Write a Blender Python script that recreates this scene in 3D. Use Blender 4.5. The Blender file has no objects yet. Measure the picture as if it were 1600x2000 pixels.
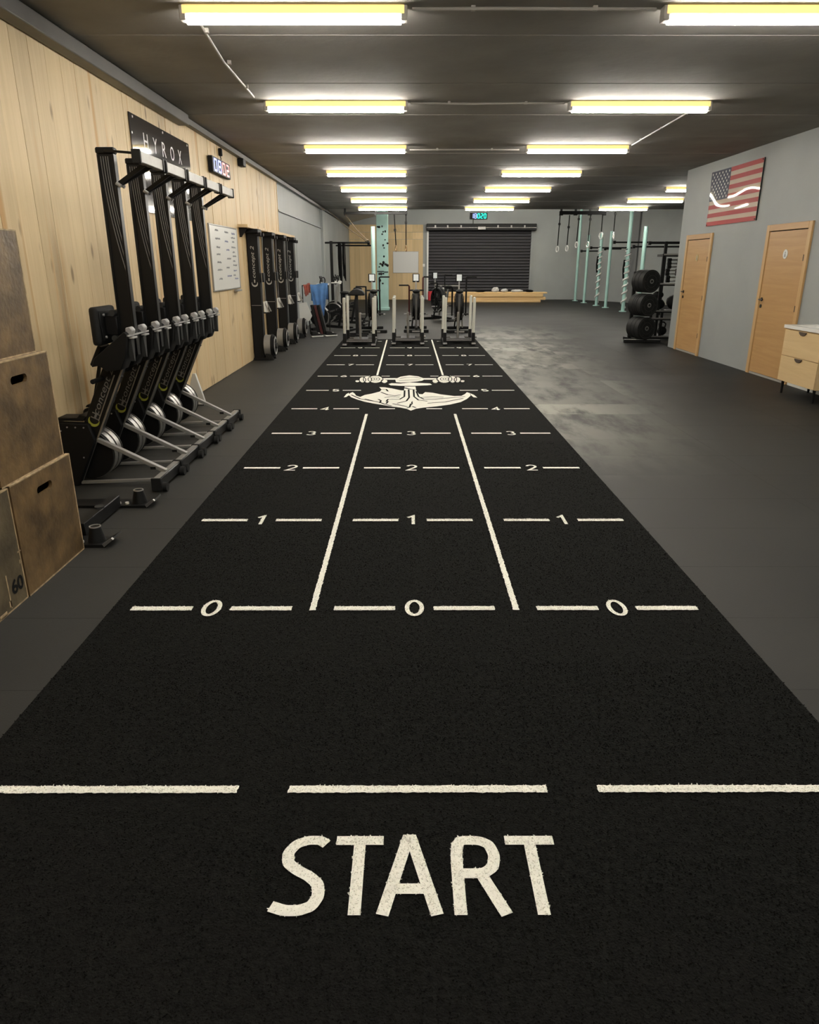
import bpy, bmesh, math, random
from mathutils import Vector, Matrix, Euler
random.seed(7)
PI = math.pi
C = bpy.context.scene.collection
SC = bpy.context.scene

# ------------------------------------------------------------------ camera
CAMX, CAMH, FPX, PITCH = -0.03, 1.575, 1390.0, math.radians(19.23)
cam_data = bpy.data.cameras.new('camera')
cam_data.sensor_fit = 'HORIZONTAL'
cam_data.sensor_width = 36.0
cam_data.lens = 36.0 * FPX / 1600.0
cam_data.clip_end = 200
cam = bpy.data.objects.new('camera', cam_data)
C.objects.link(cam)
cam.location = (CAMX, 0.0, CAMH)
cam.rotation_euler = (PI / 2 - PITCH, 0, math.radians(-0.12))
SC.camera = cam

# ------------------------------------------------------------------ world, exposure
w = bpy.data.worlds.new('world')
SC.world = w
w.use_nodes = True
w.node_tree.nodes['Background'].inputs[0].default_value = (0.02, 0.02, 0.022, 1)
w.node_tree.nodes['Background'].inputs[1].default_value = 0.3
SC.view_settings.view_transform = 'Standard'
SC.view_settings.look = 'None'
SC.view_settings.gamma = 1.0
SC.view_settings.use_curve_mapping = False
SC.view_settings.exposure = 0.55
SC.cycles.use_light_tree = False   # a few dozen equal tubes: plain light sampling is faster
TUBE_STRENGTH = 60.0           # light of every ceiling tube

# ------------------------------------------------------------------ main measures (metres)
WX = -2.70          # face of the timber wall
RX = 5.20           # face of the wall with the doors
CZ = 3.22           # ceiling height
YEND = 24.3         # end of the dark ceiling
YBACK = 34.6        # back wall
TURF_W, TURF_Y0, TURF_Y1 = 1.46, -0.8, 16.1
LINE0, LSTEP = 3.085, 1.25

# ------------------------------------------------------------------ materials
def nodes_of(m):
    m.use_nodes = True
    nt = m.node_tree
    return nt, nt.nodes, nt.links, nt.nodes['Principled BSDF']

def mat(name, col, rough=0.6, metal=0.0, var=0.0, scale=6.0, bump=0.0, bscale=80.0, spec=0.5, emit=None, estr=0.0, coat=0.0,
        stretch=(1, 1, 1), sheen=0.0):
    m = bpy.data.materials.new(name)
    nt, N, L, P = nodes_of(m)
    P.inputs['Base Color'].default_value = (*col, 1)
    P.inputs['Roughness'].default_value = rough
    P.inputs['Metallic'].default_value = metal
    P.inputs['Specular IOR Level'].default_value = spec
    if coat:
        P.inputs['Coat Weight'].default_value = coat
        P.inputs['Coat Roughness'].default_value = 0.03
    if sheen:
        P.inputs['Sheen Weight'].default_value = sheen
    if emit:
        P.inputs['Emission Color'].default_value = (*emit, 1)
        P.inputs['Emission Strength'].default_value = estr
    if var or bump:
        tc = N.new('ShaderNodeTexCoord')
        mp = N.new('ShaderNodeMapping')
        mp.inputs['Scale'].default_value = stretch
        L.new(tc.outputs['Object'], mp.inputs['Vector'])
    if var:
        nz = N.new('ShaderNodeTexNoise')
        nz.inputs['Scale'].default_value = scale
        nz.inputs['Detail'].default_value = 5
        L.new(mp.outputs[0], nz.inputs['Vector'])
        rp = N.new('ShaderNodeValToRGB')
        rp.color_ramp.elements[0].position = 0.3
        rp.color_ramp.elements[1].position = 0.7
        rp.color_ramp.elements[0].color = (*[c * (1 - var) for c in col], 1)
        rp.color_ramp.elements[1].color = (*[min(1, c * (1 + var)) for c in col], 1)
        L.new(nz.outputs['Fac'], rp.inputs[0])
        L.new(rp.outputs[0], P.inputs['Base Color'])
    if bump:
        nb = N.new('ShaderNodeTexNoise')
        nb.inputs['Scale'].default_value = bscale
        nb.inputs['Detail'].default_value = 3
        L.new(mp.outputs[0], nb.inputs['Vector'])
        bp = N.new('ShaderNodeBump')
        bp.inputs['Strength'].default_value = bump
        bp.inputs['Distance'].default_value = 0.01
        L.new(nb.outputs['Fac'], bp.inputs['Height'])
        L.new(bp.outputs[0], P.inputs['Normal'])
    return m

def wood(name, light, dark, knot, axis='Z', width_axis='Y', grain=22.0, rough=0.55, knots=True, streak=None, vary=0.12):
    """timber with grain running along one local axis; every board differs by its Object Info random"""
    m = bpy.data.materials.new(name)
    nt, N, L, P = nodes_of(m)
    P.inputs['Roughness'].default_value = rough
    P.inputs['Specular IOR Level'].default_value = 0.25
    tc = N.new('ShaderNodeTexCoord')
    oi = N.new('ShaderNodeObjectInfo')
    mul = N.new('ShaderNodeMath'); mul.operation = 'MULTIPLY'; mul.inputs[1].default_value = 73.0
    L.new(oi.outputs['Random'], mul.inputs[0])
    comb = N.new('ShaderNodeCombineXYZ')
    for i in range(3):
        L.new(mul.outputs[0], comb.inputs[i])
    add = N.new('ShaderNodeVectorMath'); add.operation = 'ADD'
    L.new(tc.outputs['Object'], add.inputs[0]); L.new(comb.outputs[0], add.inputs[1])
    def mapped(a, b):
        s = {'X': 3.0, 'Y': 3.0, 'Z': 3.0}
        s[axis] = a; s[width_axis] = b
        mp = N.new('ShaderNodeMapping')
        mp.inputs['Scale'].default_value = (s['X'], s['Y'], s['Z'])
        L.new(add.outputs[0], mp.inputs['Vector'])
        return mp
    g = N.new('ShaderNodeTexNoise'); g.inputs['Scale'].default_value = 1.0; g.inputs['Detail'].default_value = 6
    g.inputs['Roughness'].default_value = 0.65; g.inputs['Distortion'].default_value = 0.6
    L.new(mapped(0.9, grain).outputs[0], g.inputs['Vector'])
    r = N.new('ShaderNodeValToRGB')
    r.color_ramp.elements[0].position = 0.25; r.color_ramp.elements[1].position = 0.68
    r.color_ramp.elements[0].color = (*dark, 1); r.color_ramp.elements[1].color = (*light, 1)
    L.new(g.outputs['Fac'], r.inputs[0])
    out = r.outputs[0]
    if streak:
        s = N.new('ShaderNodeTexNoise'); s.inputs['Scale'].default_value = 1.0; s.inputs['Detail'].default_value = 2
        L.new(mapped(0.28, 7.0).outputs[0], s.inputs['Vector'])
        sr = N.new('ShaderNodeValToRGB')
        sr.color_ramp.elements[0].position = 0.60; sr.color_ramp.elements[1].position = 0.70
        L.new(s.outputs['Fac'], sr.inputs[0])
        mx = N.new('ShaderNodeMix'); mx.data_type = 'RGBA'
        L.new(sr.outputs[0], mx.inputs['Factor']); L.new(out, mx.inputs['A']); mx.inputs['B'].default_value = (*streak, 1)
        out = mx.outputs['Result']
    if knots:
        v = N.new('ShaderNodeTexVoronoi'); v.inputs['Scale'].default_value = 1.0
        L.new(mapped(1.7, 5.0).outputs[0], v.inputs['Vector'])
        kr = N.new('ShaderNodeValToRGB')
        kr.color_ramp.elements[0].position = 0.07; kr.color_ramp.elements[1].position = 0.15
        kr.color_ramp.elements[0].color = (1, 1, 1, 1); kr.color_ramp.elements[1].color = (0, 0, 0, 1)
        L.new(v.outputs['Distance'], kr.inputs[0])
        km = N.new('ShaderNodeMath'); km.operation = 'MULTIPLY'; km.inputs[1].default_value = 0.75
        L.new(kr.outputs[0], km.inputs[0])
        mk = N.new('ShaderNodeMix'); mk.data_type = 'RGBA'
        L.new(km.outputs[0], mk.inputs['Factor']); L.new(out, mk.inputs['A']); mk.inputs['B'].default_value = (*knot, 1)
        out = mk.outputs['Result']
    hv = N.new('ShaderNodeHueSaturation')
    mr = N.new('ShaderNodeMapRange')
    mr.inputs['To Min'].default_value = 1 - vary; mr.inputs['To Max'].default_value = 1 + vary * 0.6
    L.new(oi.outputs['Random'], mr.inputs['Value']); L.new(mr.outputs[0], hv.inputs['Value'])
    L.new(out, hv.inputs['Color']); L.new(hv.outputs[0], P.inputs['Base Color'])
    bp = N.new('ShaderNodeBump'); bp.inputs['Strength'].default_value = 0.12; bp.inputs['Distance'].default_value = 0.004
    L.new(g.outputs['Fac'], bp.inputs['Height']); L.new(bp.outputs[0], P.inputs['Normal'])
    return m

def rubber_floor():
    """black gym rubber with grey chalk worn into it along the right of the turf"""
    m = bpy.data.materials.new('rubber floor')
    nt, N, L, P = nodes_of(m)
    geo = N.new('ShaderNodeNewGeometry')
    oi = N.new('ShaderNodeObjectInfo')
    sp = N.new('ShaderNodeSeparateXYZ'); L.new(geo.outputs['Position'], sp.inputs[0])
    base = N.new('ShaderNodeTexNoise'); base.inputs['Scale'].default_value = 1.1; base.inputs['Detail'].default_value = 4
    L.new(geo.outputs['Position'], base.inputs['Vector'])
    br = N.new('ShaderNodeValToRGB')
    br.color_ramp.elements[0].position = 0.3; br.color_ramp.elements[1].position = 0.72
    br.color_ramp.elements[0].color = (0.024, 0.0235, 0.0215, 1); br.color_ramp.elements[1].color = (0.034, 0.033, 0.030, 1)
    L.new(base.outputs['Fac'], br.inputs[0])
    def mrange(sock, a, b):
        r = N.new('ShaderNodeMapRange'); r.clamp = True; r.interpolation_type = 'SMOOTHSTEP'
        r.inputs['From Min'].default_value = a; r.inputs['From Max'].default_value = b
        L.new(sock, r.inputs['Value']); return r.outputs[0]
    def mul(a, b):
        x = N.new('ShaderNodeMath'); x.operation = 'MULTIPLY'; L.new(a, x.inputs[0])
        if isinstance(b, float): x.inputs[1].default_value = b
        else: L.new(b, x.inputs[1])
        return x.outputs[0]
    # the rubber is paler in the start area and along the turf, darker to the right and the back
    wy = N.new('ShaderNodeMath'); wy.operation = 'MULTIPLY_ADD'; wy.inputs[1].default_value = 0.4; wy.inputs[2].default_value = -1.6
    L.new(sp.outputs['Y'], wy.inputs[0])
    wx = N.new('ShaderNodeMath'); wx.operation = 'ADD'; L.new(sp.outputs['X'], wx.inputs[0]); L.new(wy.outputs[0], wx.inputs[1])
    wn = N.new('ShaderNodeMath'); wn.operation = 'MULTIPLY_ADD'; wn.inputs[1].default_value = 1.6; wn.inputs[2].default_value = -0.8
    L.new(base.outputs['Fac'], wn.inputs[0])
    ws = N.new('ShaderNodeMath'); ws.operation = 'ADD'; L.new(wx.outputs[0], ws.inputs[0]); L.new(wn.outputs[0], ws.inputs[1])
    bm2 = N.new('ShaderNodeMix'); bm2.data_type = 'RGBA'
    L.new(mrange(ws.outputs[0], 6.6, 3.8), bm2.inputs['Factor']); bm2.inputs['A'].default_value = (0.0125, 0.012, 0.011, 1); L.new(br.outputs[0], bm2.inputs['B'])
    # chalk zone: a band beside the turf, fading into the hall
    # the band's right limit moves out with the distance down the hall
    lim = N.new('ShaderNodeMath'); lim.operation = 'MULTIPLY_ADD'; lim.inputs[1].default_value = -0.11; lim.inputs[2].default_value = 0.0
    L.new(sp.outputs['Y'], lim.inputs[0])
    sx = N.new('ShaderNodeMath'); sx.operation = 'ADD'; L.new(sp.outputs['X'], sx.inputs[0]); L.new(lim.outputs[0], sx.inputs[1])
    zone = mul(mrange(sx.outputs[0], 2.35, 0.45), mrange(sp.outputs['X'], 1.3, 1.5))
    zone = mul(zone, mul(mrange(sp.outputs['Y'], 5.0, 7.2), mrange(sp.outputs['Y'], 21.0, 13.5)))
    mp = N.new('ShaderNodeMapping'); mp.inputs['Scale'].default_value = (2.6, 0.9, 1); mp.inputs['Rotation'].default_value = (0, 0, 0.35)
    sh3 = N.new('ShaderNodeMath'); sh3.operation = 'MULTIPLY'; sh3.inputs[1].default_value = 0.55
    L.new(oi.outputs['Random'], sh3.inputs[0])
    sv = N.new('ShaderNodeVectorMath'); sv.operation = 'ADD'
    L.new(geo.outputs['Position'], sv.inputs[0]); L.new(sh3.outputs[0], sv.inputs[1])
    L.new(sv.outputs[0], mp.inputs['Vector'])
    dn = N.new('ShaderNodeTexNoise'); dn.inputs['Scale'].default_value = 1.4; dn.inputs['Detail'].default_value = 7; dn.inputs['Roughness'].default_value = 0.62
    L.new(mp.outputs[0], dn.inputs['Vector'])
    dust = mul(zone, mrange(dn.outputs['Fac'], 0.30, 0.60))
    # each mat took the chalk differently
    rr = N.new('ShaderNodeMapRange'); rr.inputs['To Min'].default_value = 0.35; rr.inputs['To Max'].default_value = 1.0
    L.new(oi.outputs['Random'], rr.inputs['Value'])
    dust = mul(dust, rr.outputs[0])
    mx = N.new('ShaderNodeMix'); mx.data_type = 'RGBA'
    L.new(mul(dust, 0.85), mx.inputs['Factor']); L.new(bm2.outputs['Result'], mx.inputs['A']); mx.inputs['B'].default_value = (0.37, 0.365, 0.31, 1)
    L.new(mx.outputs['Result'], P.inputs['Base Color'])
    rg = N.new('ShaderNodeMapRange'); rg.inputs['To Min'].default_value = 0.55; rg.inputs['To Max'].default_value = 0.66
    L.new(base.outputs['Fac'], rg.inputs['Value']); L.new(rg.outputs[0], P.inputs['Roughness'])
    P.inputs['Specular IOR Level'].default_value = 0.28
    fine = N.new('ShaderNodeTexNoise'); fine.inputs['Scale'].default_value = 160
    L.new(geo.outputs['Position'], fine.inputs['Vector'])
    bp = N.new('ShaderNodeBump'); bp.inputs['Strength'].default_value = 0.15; bp.inputs['Distance'].default_value = 0.004
    L.new(fine.outputs['Fac'], bp.inputs['Height']); L.new(bp.outputs[0], P.inputs['Normal'])
    return m

M = {}
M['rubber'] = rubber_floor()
M['pine'] = wood('pine boards', (0.735, 0.57, 0.34), (0.62, 0.465, 0.255), (0.24, 0.14, 0.065), streak=(0.60, 0.36, 0.15), vary=0.06)
M['pine_x'] = wood('pine boards seen across', (0.70, 0.53, 0.30), (0.58, 0.42, 0.22), (0.22, 0.12, 0.05), width_axis='X', knots=False)
M['ply'] = mat('worn plywood', (0.135, 0.082, 0.033), 0.5, var=0.55, scale=7, bump=0.25, bscale=40)
M['ply_grey'] = mat('greyed plywood', (0.105, 0.079, 0.042), 0.6, var=0.5, scale=6, bump=0.25, bscale=40)
M['ply_edge'] = mat('plywood edge', (0.42, 0.31, 0.18), 0.7, var=0.35, scale=25)
M['oak'] = wood('oak veneer door', (0.56, 0.335, 0.14), (0.46, 0.26, 0.10), (0.3, 0.16, 0.06), axis='Y', width_axis='Z', grain=16, rough=0.42, knots=False, vary=0.03)
M['oak_frame'] = wood('oak door frame', (0.62, 0.40, 0.19), (0.54, 0.33, 0.14), (0.3, 0.16, 0.06), grain=20, rough=0.45, knots=False, vary=0.03)
M['birch'] = wood('pale vanity wood', (0.72, 0.53, 0.29), (0.64, 0.45, 0.23), (0.4, 0.25, 0.1), axis='Y', width_axis='Z', grain=14, rough=0.45, knots=False, vary=0.02)
M['timber'] = wood('stacked timber', (0.70, 0.49, 0.24), (0.56, 0.36, 0.16), (0.3, 0.17, 0.07), axis='X', width_axis='Z', grain=16, knots=False)
M['paint'] = mat('grey wall paint', (0.33, 0.35, 0.345), 0.55, var=0.07, scale=0.9, bump=0.08, bscale=30, spec=0.3)
M['paint_back'] = mat('grey wall paint hall', (0.31, 0.325, 0.315), 0.6, var=0.10, scale=0.7, bump=0.08, bscale=30, spec=0.3)
M['ceiling'] = mat('dark painted concrete', (0.27, 0.258, 0.24), 0.8, var=0.14, scale=1.6, bump=0.3, bscale=14, spec=0.2)
M['ceiling_light'] = mat('pale roof lining', (0.50, 0.50, 0.48), 0.7, var=0.05, scale=1)
M['gap'] = mat('dark joint', (0.012, 0.011, 0.010), 0.9)
M['trunk'] = mat('grey steel trunking', (0.095, 0.092, 0.087), 0.45, metal=0.2, var=0.1, scale=4)
M['conduit'] = mat('pale conduit', (0.36, 0.34, 0.31), 0.5)
M['turf'] = mat('black turf', (0.0075, 0.0075, 0.0068), 0.95, var=0.55, scale=55, bump=0.9, bscale=170, spec=0.12)
M['turf_fibre'] = mat('black turf fibre', (0.0085, 0.0085, 0.0076), 0.9, spec=0.06)
M['turf_white'] = mat('white turf', (0.90, 0.885, 0.80), 0.9, var=0.04, scale=60, bump=0.35, bscale=150, spec=0.1)
M['black'] = mat('black steel', (0.006, 0.006, 0.006), 0.5, var=0.2, scale=8, spec=0.25)
M['black_gloss'] = mat('black anodised rail', (0.006, 0.006, 0.006), 0.40, spec=0.35)
M['black_plastic'] = mat('black plastic', (0.006, 0.006, 0.0063), 0.55, spec=0.25)
M['black_rubber'] = mat('black rubber', (0.010, 0.010, 0.0098), 0.62, bump=0.1, bscale=60, spec=0.3)
M['grey_rubber'] = mat('worn grey rubber', (0.032, 0.032, 0.031), 0.65, spec=0.3)
M['steel'] = mat('bare steel', (0.36, 0.35, 0.33), 0.38, metal=0.85, var=0.1, scale=20)
M['alu'] = mat('grey aluminium', (0.27, 0.262, 0.245), 0.5, metal=0.3, var=0.08, scale=12)
M['chrome'] = mat('bright perforated metal', (0.36, 0.35, 0.33), 0.36, metal=0.85)
M['grey'] = mat('mid grey plastic', (0.34, 0.335, 0.325), 0.55)
M['glint'] = mat('dull grey rail rib', (0.17, 0.165, 0.155), 0.45)  # flat grey for the light streaks drawn on the rower rails
M['logo_grey'] = mat('grey print', (0.20, 0.195, 0.185), 0.6)
M['logo_white'] = mat('pale print', (0.42, 0.41, 0.38), 0.6)
M['logo_dim'] = mat('dim grey print', (0.16, 0.16, 0.155), 0.6)
M['logo_green'] = mat('yellow green print', (0.36, 0.38, 0.05), 0.6)
M['acrylic'] = mat('glossy black acrylic', (0.013, 0.012, 0.015), 0.07, spec=0.6, coat=0.6)
M['white'] = mat('white', (0.72, 0.72, 0.68), 0.5)
M['white_letter'] = mat('white lettering', (0.70, 0.69, 0.68), 0.5)
M['whiteboard'] = mat('whiteboard enamel', (0.74, 0.74, 0.70), 0.35)
M['whiteboard_far'] = mat('whiteboard enamel hall', (0.62, 0.62, 0.60), 0.4)
M['ink'] = mat('marker ink', (0.30, 0.31, 0.32), 0.7)
M['ink_blue'] = mat('blue marker ink', (0.28, 0.31, 0.46), 0.7)
M['frame_alu'] = mat('board frame', (0.34, 0.33, 0.31), 0.4, metal=0.6)
M['pole_white'] = mat('white sled pole', (0.62, 0.62, 0.55), 0.45)
M['teal'] = mat('teal paint', (0.36, 0.575, 0.525), 0.5, var=0.06, scale=4)
M['teal_pale'] = mat('pale teal paint', (0.50, 0.72, 0.66), 0.5)
M['shutter'] = mat('black shutter steel', (0.075, 0.072, 0.080), 0.42, metal=0.1)
M['red'] = mat('dark red paint', (0.075, 0.012, 0.011), 0.5)
M['ext_red'] = mat('extinguisher red', (0.50, 0.03, 0.04), 0.4)
M['towel_blue'] = mat('blue towel', (0.10, 0.24, 0.52), 0.95, var=0.25, scale=6, sheen=0.3)
M['towel_red'] = mat('red towel', (0.42, 0.10, 0.07), 0.95, var=0.25, scale=6, sheen=0.3)
M['flag_red'] = mat('flag red', (0.42, 0.033, 0.033), 0.5, coat=0.3, spec=0.12)
M['flag_white'] = mat('flag cream', (0.62, 0.48, 0.37), 0.5, coat=0.3, spec=0.12)
M['flag_blue'] = mat('flag blue', (0.014,0.015,0.042), 0.5, coat=0.3, spec=0.12)
M['star'] = mat('flag star', (0.62, 0.60, 0.56), 0.4)
M['brown'] = mat('brown leather pull', (0.075, 0.045, 0.025), 0.5)
M['ceramic'] = mat('white ceramic', (0.82, 0.81, 0.78), 0.2)
M['brass'] = mat('brass plate', (0.55, 0.40, 0.16), 0.4, metal=0.5)
M['wood_ring'] = mat('wooden ring', (0.40, 0.25, 0.12), 0.5)
M['white_ring'] = mat('pale ring', (0.66, 0.66, 0.63), 0.45)
M['strap'] = mat('dark strap', (0.006, 0.006, 0.006), 0.9, spec=0.1)
M['rope'] = mat('brown rope', (0.16, 0.12, 0.08), 0.9)
M['cloth_white'] = mat('white crumpled cloth', (0.55, 0.54, 0.52), 0.9)
M['lcd'] = mat('lit bike display', (0.6, 0.62, 0.6), 0.3, emit=(0.85, 0.9, 0.88), estr=0.15)
M['led_blue'] = mat('blue digits', (0.05, 0.06, 0.3), 0.4, emit=(0.28, 0.36, 1.0), estr=1.5)
M['led_red'] = mat('red digits', (0.4, 0.05, 0.05), 0.4, emit=(1.0, 0.22, 0.20), estr=1.5)
M['led_green'] = mat('green digits', (0.02, 0.3, 0.2), 0.4, emit=(0.0, 1.0, 0.62), estr=1.6)
M['tube'] = mat('lit tube', (1, 1, 1), 0.5, emit=(1.0, 0.95, 0.86), estr=TUBE_STRENGTH)
M['spine'] = mat('lit yellow diffuser back', (0.7, 0.55, 0.2), 0.5, emit=(1.0, 0.74, 0.26), estr=0.62)

# ------------------------------------------------------------------ mesh builder
class B:
    def __init__(s):
        s.v = []; s.f = []
    def add(s, vs, fs):
        o = len(s.v)
        s.v += [tuple(p) for p in vs]
        s.f += [tuple(i + o for i in f) for f in fs]
        return s
    def box(s, c, d, R=None):
        hx, hy, hz = d[0] / 2, d[1] / 2, d[2] / 2
        vs = [Vector((x, y, z)) for x in (-hx, hx) for y in (-hy, hy) for z in (-hz, hz)]
        if R is not None:
            vs = [R @ p for p in vs]
        c = Vector(c)
        return s.add([p + c for p in vs], [(0, 1, 3, 2), (4, 6, 7, 5), (0, 4, 5, 1), (2, 3, 7, 6), (0, 2, 6, 4), (1, 5, 7, 3)])
    def b2(s, x0, x1, y0, y1, z0, z1):
        return s.box(((x0 + x1) / 2, (y0 + y1) / 2, (z0 + z1) / 2), (abs(x1 - x0), abs(y1 - y0), abs(z1 - z0)))
    def bar(s, p0, p1, a, b, up=(0, 1, 0)):
        p0, p1 = Vector(p0), Vector(p1)
        z = (p1 - p0).normalized(); u = Vector(up)
        x = u.cross(z)
        if x.length < 1e-4: x = Vector((1, 0, 0)).cross(z)
        x.normalize(); y = z.cross(x)
        R = Matrix((x, y, z)).transposed()
        return s.box((p0 + p1) / 2, (a, b, (p1 - p0).length), R)
    def cyl(s, p0, p1, r, n=12, r2=None):
        p0, p1 = Vector(p0), Vector(p1); r2 = r if r2 is None else r2
        z = (p1 - p0).normalized()
        x = (Vector((0, 0, 1)) if abs(z.z) < 0.9 else Vector((1, 0, 0))).cross(z).normalized(); y = z.cross(x)
        vs = []
        for p, q in ((p0, r), (p1, r2)):
            for i in range(n):
                a = 2 * PI * i / n
                vs.append(p + (x * math.cos(a) + y * math.sin(a)) * q)
        fs = [(i, (i + 1) % n, n + (i + 1) % n, n + i) for i in range(n)]
        fs += [tuple(range(n - 1, -1, -1)), tuple(range(n, 2 * n))]
        return s.add(vs, fs)
    def ring(s, c, axis, ro, ri, h, n=24):
        """flat annulus of thickness h"""
        c = Vector(c); z = Vector(axis).normalized()
        x = (Vector((0, 0, 1)) if abs(z.z) < 0.9 else Vector((1, 0, 0))).cross(z).normalized(); y = z.cross(x)
        vs = []
        for r, t in ((ro, -h / 2), (ro, h / 2), (ri, h / 2), (ri, -h / 2)):
            for i in range(n):
                a = 2 * PI * i / n
                vs.append(c + (x * math.cos(a) + y * math.sin(a)) * r + z * t)
        fs = []
        for k in range(4):
            for i in range(n):
                a, b = k * n + i, k * n + (i + 1) % n
                c2, d = ((k + 1) % 4) * n + (i + 1) % n, ((k + 1) % 4) * n + i
                fs.append((a, b, c2, d))
        return s.add(vs, fs)
    def torus(s, c, axis, R, r, n=18, k=8):
        c = Vector(c); z = Vector(axis).normalized()
        x = (Vector((0, 0, 1)) if abs(z.z) < 0.9 else Vector((1, 0, 0))).cross(z).normalized(); y = z.cross(x)
        vs = []
        for i in range(n):
            a = 2 * PI * i / n; d = x * math.cos(a) + y * math.sin(a)
            for j in range(k):
                b = 2 * PI * j / k
                vs.append(c + d * (R + r * math.cos(b)) + z * (r * math.sin(b)))
        fs = [(i * k + j, ((i + 1) % n) * k + j, ((i + 1) % n) * k + (j + 1) % k, i * k + (j + 1) % k) for i in range(n) for j in range(k)]
        return s.add(vs, fs)
    def tube(s, pts, r, n=8):
        pts = [Vector(p) for p in pts]
        rings = []
        prev = None
        for i, p in enumerate(pts):
            t = (pts[min(i + 1, len(pts) - 1)] - pts[max(i - 1, 0)]).normalized()
            if prev is None:
                x = (Vector((0, 0, 1)) if abs(t.z) < 0.9 else Vector((1, 0, 0))).cross(t).normalized()
            else:
                x = (prev - t * prev.dot(t)).normalized()
            prev = x; y = t.cross(x)
            rings.append([p + (x * math.cos(2 * PI * j / n) + y * math.sin(2 * PI * j / n)) * r for j in range(n)])
        vs = [q for rg in rings for q in rg]
        fs = [(i * n + j, i * n + (j + 1) % n, (i + 1) * n + (j + 1) % n, (i + 1) * n + j) for i in range(len(pts) - 1) for j in range(n)]
        fs += [tuple(range(n - 1, -1, -1)), tuple(range((len(pts) - 1) * n, len(pts) * n))]
        return s.add(vs, fs)
    def prism(s, poly, axis, a0, a1):
        """poly: points in the two other axes (in xyz order), extruded along axis"""
        def P(p, a):
            if axis == 'x': return (a, p[0], p[1])
            if axis == 'y': return (p[0], a, p[1])
            return (p[0], p[1], a)
        n = len(poly)
        vs = [P(p, a0) for p in poly] + [P(p, a1) for p in poly]
        fs = [(i, (i + 1) % n, n + (i + 1) % n, n + i) for i in range(n)] + [tuple(range(n - 1, -1, -1)), tuple(range(n, 2 * n))]
        return s.add(vs, fs)
    def sph(s, c, r, sc=(1, 1, 1), n=14, m=9, jit=0.0, rnd=random):
        vs = [(c[0], c[1], c[2] - r * sc[2])]
        for j in range(1, m):
            t = -PI / 2 + PI * j / m
            for i in range(n):
                a = 2 * PI * i / n; q = r * (1 + rnd.uniform(-jit, jit))
                vs.append((c[0] + q * sc[0] * math.cos(t) * math.cos(a), c[1] + q * sc[1] * math.cos(t) * math.sin(a), c[2] + q * sc[2] * math.sin(t)))
        vs.append((c[0], c[1], c[2] + r * sc[2]))
        fs = [(0, 1 + (i + 1) % n, 1 + i) for i in range(n)]
        for j in range(m - 2):
            for i in range(n):
                a = 1 + j * n
                fs.append((a + i, a + (i + 1) % n, a + n + (i + 1) % n, a + n + i))
        a = 1 + (m - 2) * n; t = len(vs) - 1
        fs += [(a + i, a + (i + 1) % n, t) for i in range(n)]
        return s.add(vs, fs)
    def mesh(s, name, bevel=0.0, seg=1, smooth=True, fix=True):
        me = bpy.data.meshes.new(name)
        me.from_pydata(s.v, [], s.f)
        if fix or bevel:
            bm = bmesh.new(); bm.from_mesh(me)
            bmesh.ops.recalc_face_normals(bm, faces=bm.faces)
            if bevel:
                ed = [e for e in bm.edges if len(e.link_faces) == 2 and e.calc_face_angle(0) > 0.5]
                bmesh.ops.bevel(bm, geom=ed, offset=bevel, segments=seg, affect='EDGES', profile=0.6)
            bm.to_mesh(me); bm.free()
        if smooth:
            me.shade_smooth()
            me.set_sharp_from_angle(angle=math.radians(38))
        me.update()
        return me
    def build(s, name, m, parent=None, loc=(0, 0, 0), bevel=0.0, seg=1, smooth=True):
        me = s.mesh(name, bevel, seg, smooth)
        me.materials.append(M[m] if isinstance(m, str) else m)
        return obj(name, me, parent, loc)

def obj(name, me, parent=None, loc=(0, 0, 0)):
    o = bpy.data.objects.new(name, me)
    C.objects.link(o)
    if parent: o.parent = parent
    o.location = loc
    return o

def tag(o, label=None, cat=None, group=None, kind=None):
    if label: o['label'] = label
    if cat: o['category'] = cat
    if group: o['group'] = group
    if kind: o['kind'] = kind
    return o

def thing(name, label, cat, loc=(0, 0, 0), rz=0.0, group=None):
    o = bpy.data.objects.new(name, None)
    o.empty_display_size = 0.1
    C.objects.link(o)
    o.location = loc; o.rotation_euler = (0, 0, rz)
    return tag(o, label, cat, group)

def dup(root, loc, rz=None, label=None):
    r = root.copy(); C.objects.link(r); r.location = loc
    if rz is not None: r.rotation_euler = (0, 0, rz)
    if label: r['label'] = label
    for ch in list(root.children):
        c = ch.copy(); C.objects.link(c); c.parent = r
        for g in ch.children:
            d = g.copy(); C.objects.link(d); d.parent = c
    return r

def struct(o, label=None):
    o['kind'] = 'structure'
    if label: o['label'] = label
    return o

_txt = {}
def text_mesh(s, height, shear=0.0, spacing=1.0, weight=0.0, width=None):
    """flat lettering as 2-D points, centred, capital height = height"""
    cu = bpy.data.curves.new('lettering', 'FONT')
    cu.body = s; cu.size = 1.0; cu.shear = shear; cu.space_character = spacing; cu.offset = weight
    cu.resolution_u = 3
    o = bpy.data.objects.new('lettering', cu); C.objects.link(o)
    dg = bpy.context.evaluated_depsgraph_get(); dg.update()
    me = bpy.data.meshes.new_from_object(o.evaluated_get(dg))
    pts = [v.co.copy() for v in me.vertices]; faces = [tuple(p.vertices) for p in me.polygons]
    bpy.data.objects.remove(o); bpy.data.curves.remove(cu); bpy.data.meshes.remove(me)
    xs = [p.x for p in pts]; ys = [p.y for p in pts]
    x0, x1, y0, y1 = min(xs), max(xs), min(ys), max(ys)
    k = height / (y1 - y0); kx = k if width is None else width / (x1 - x0)
    return [((p.x - (x0 + x1) / 2) * kx, (p.y - (y0 + y1) / 2) * k) for p in pts], faces

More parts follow.
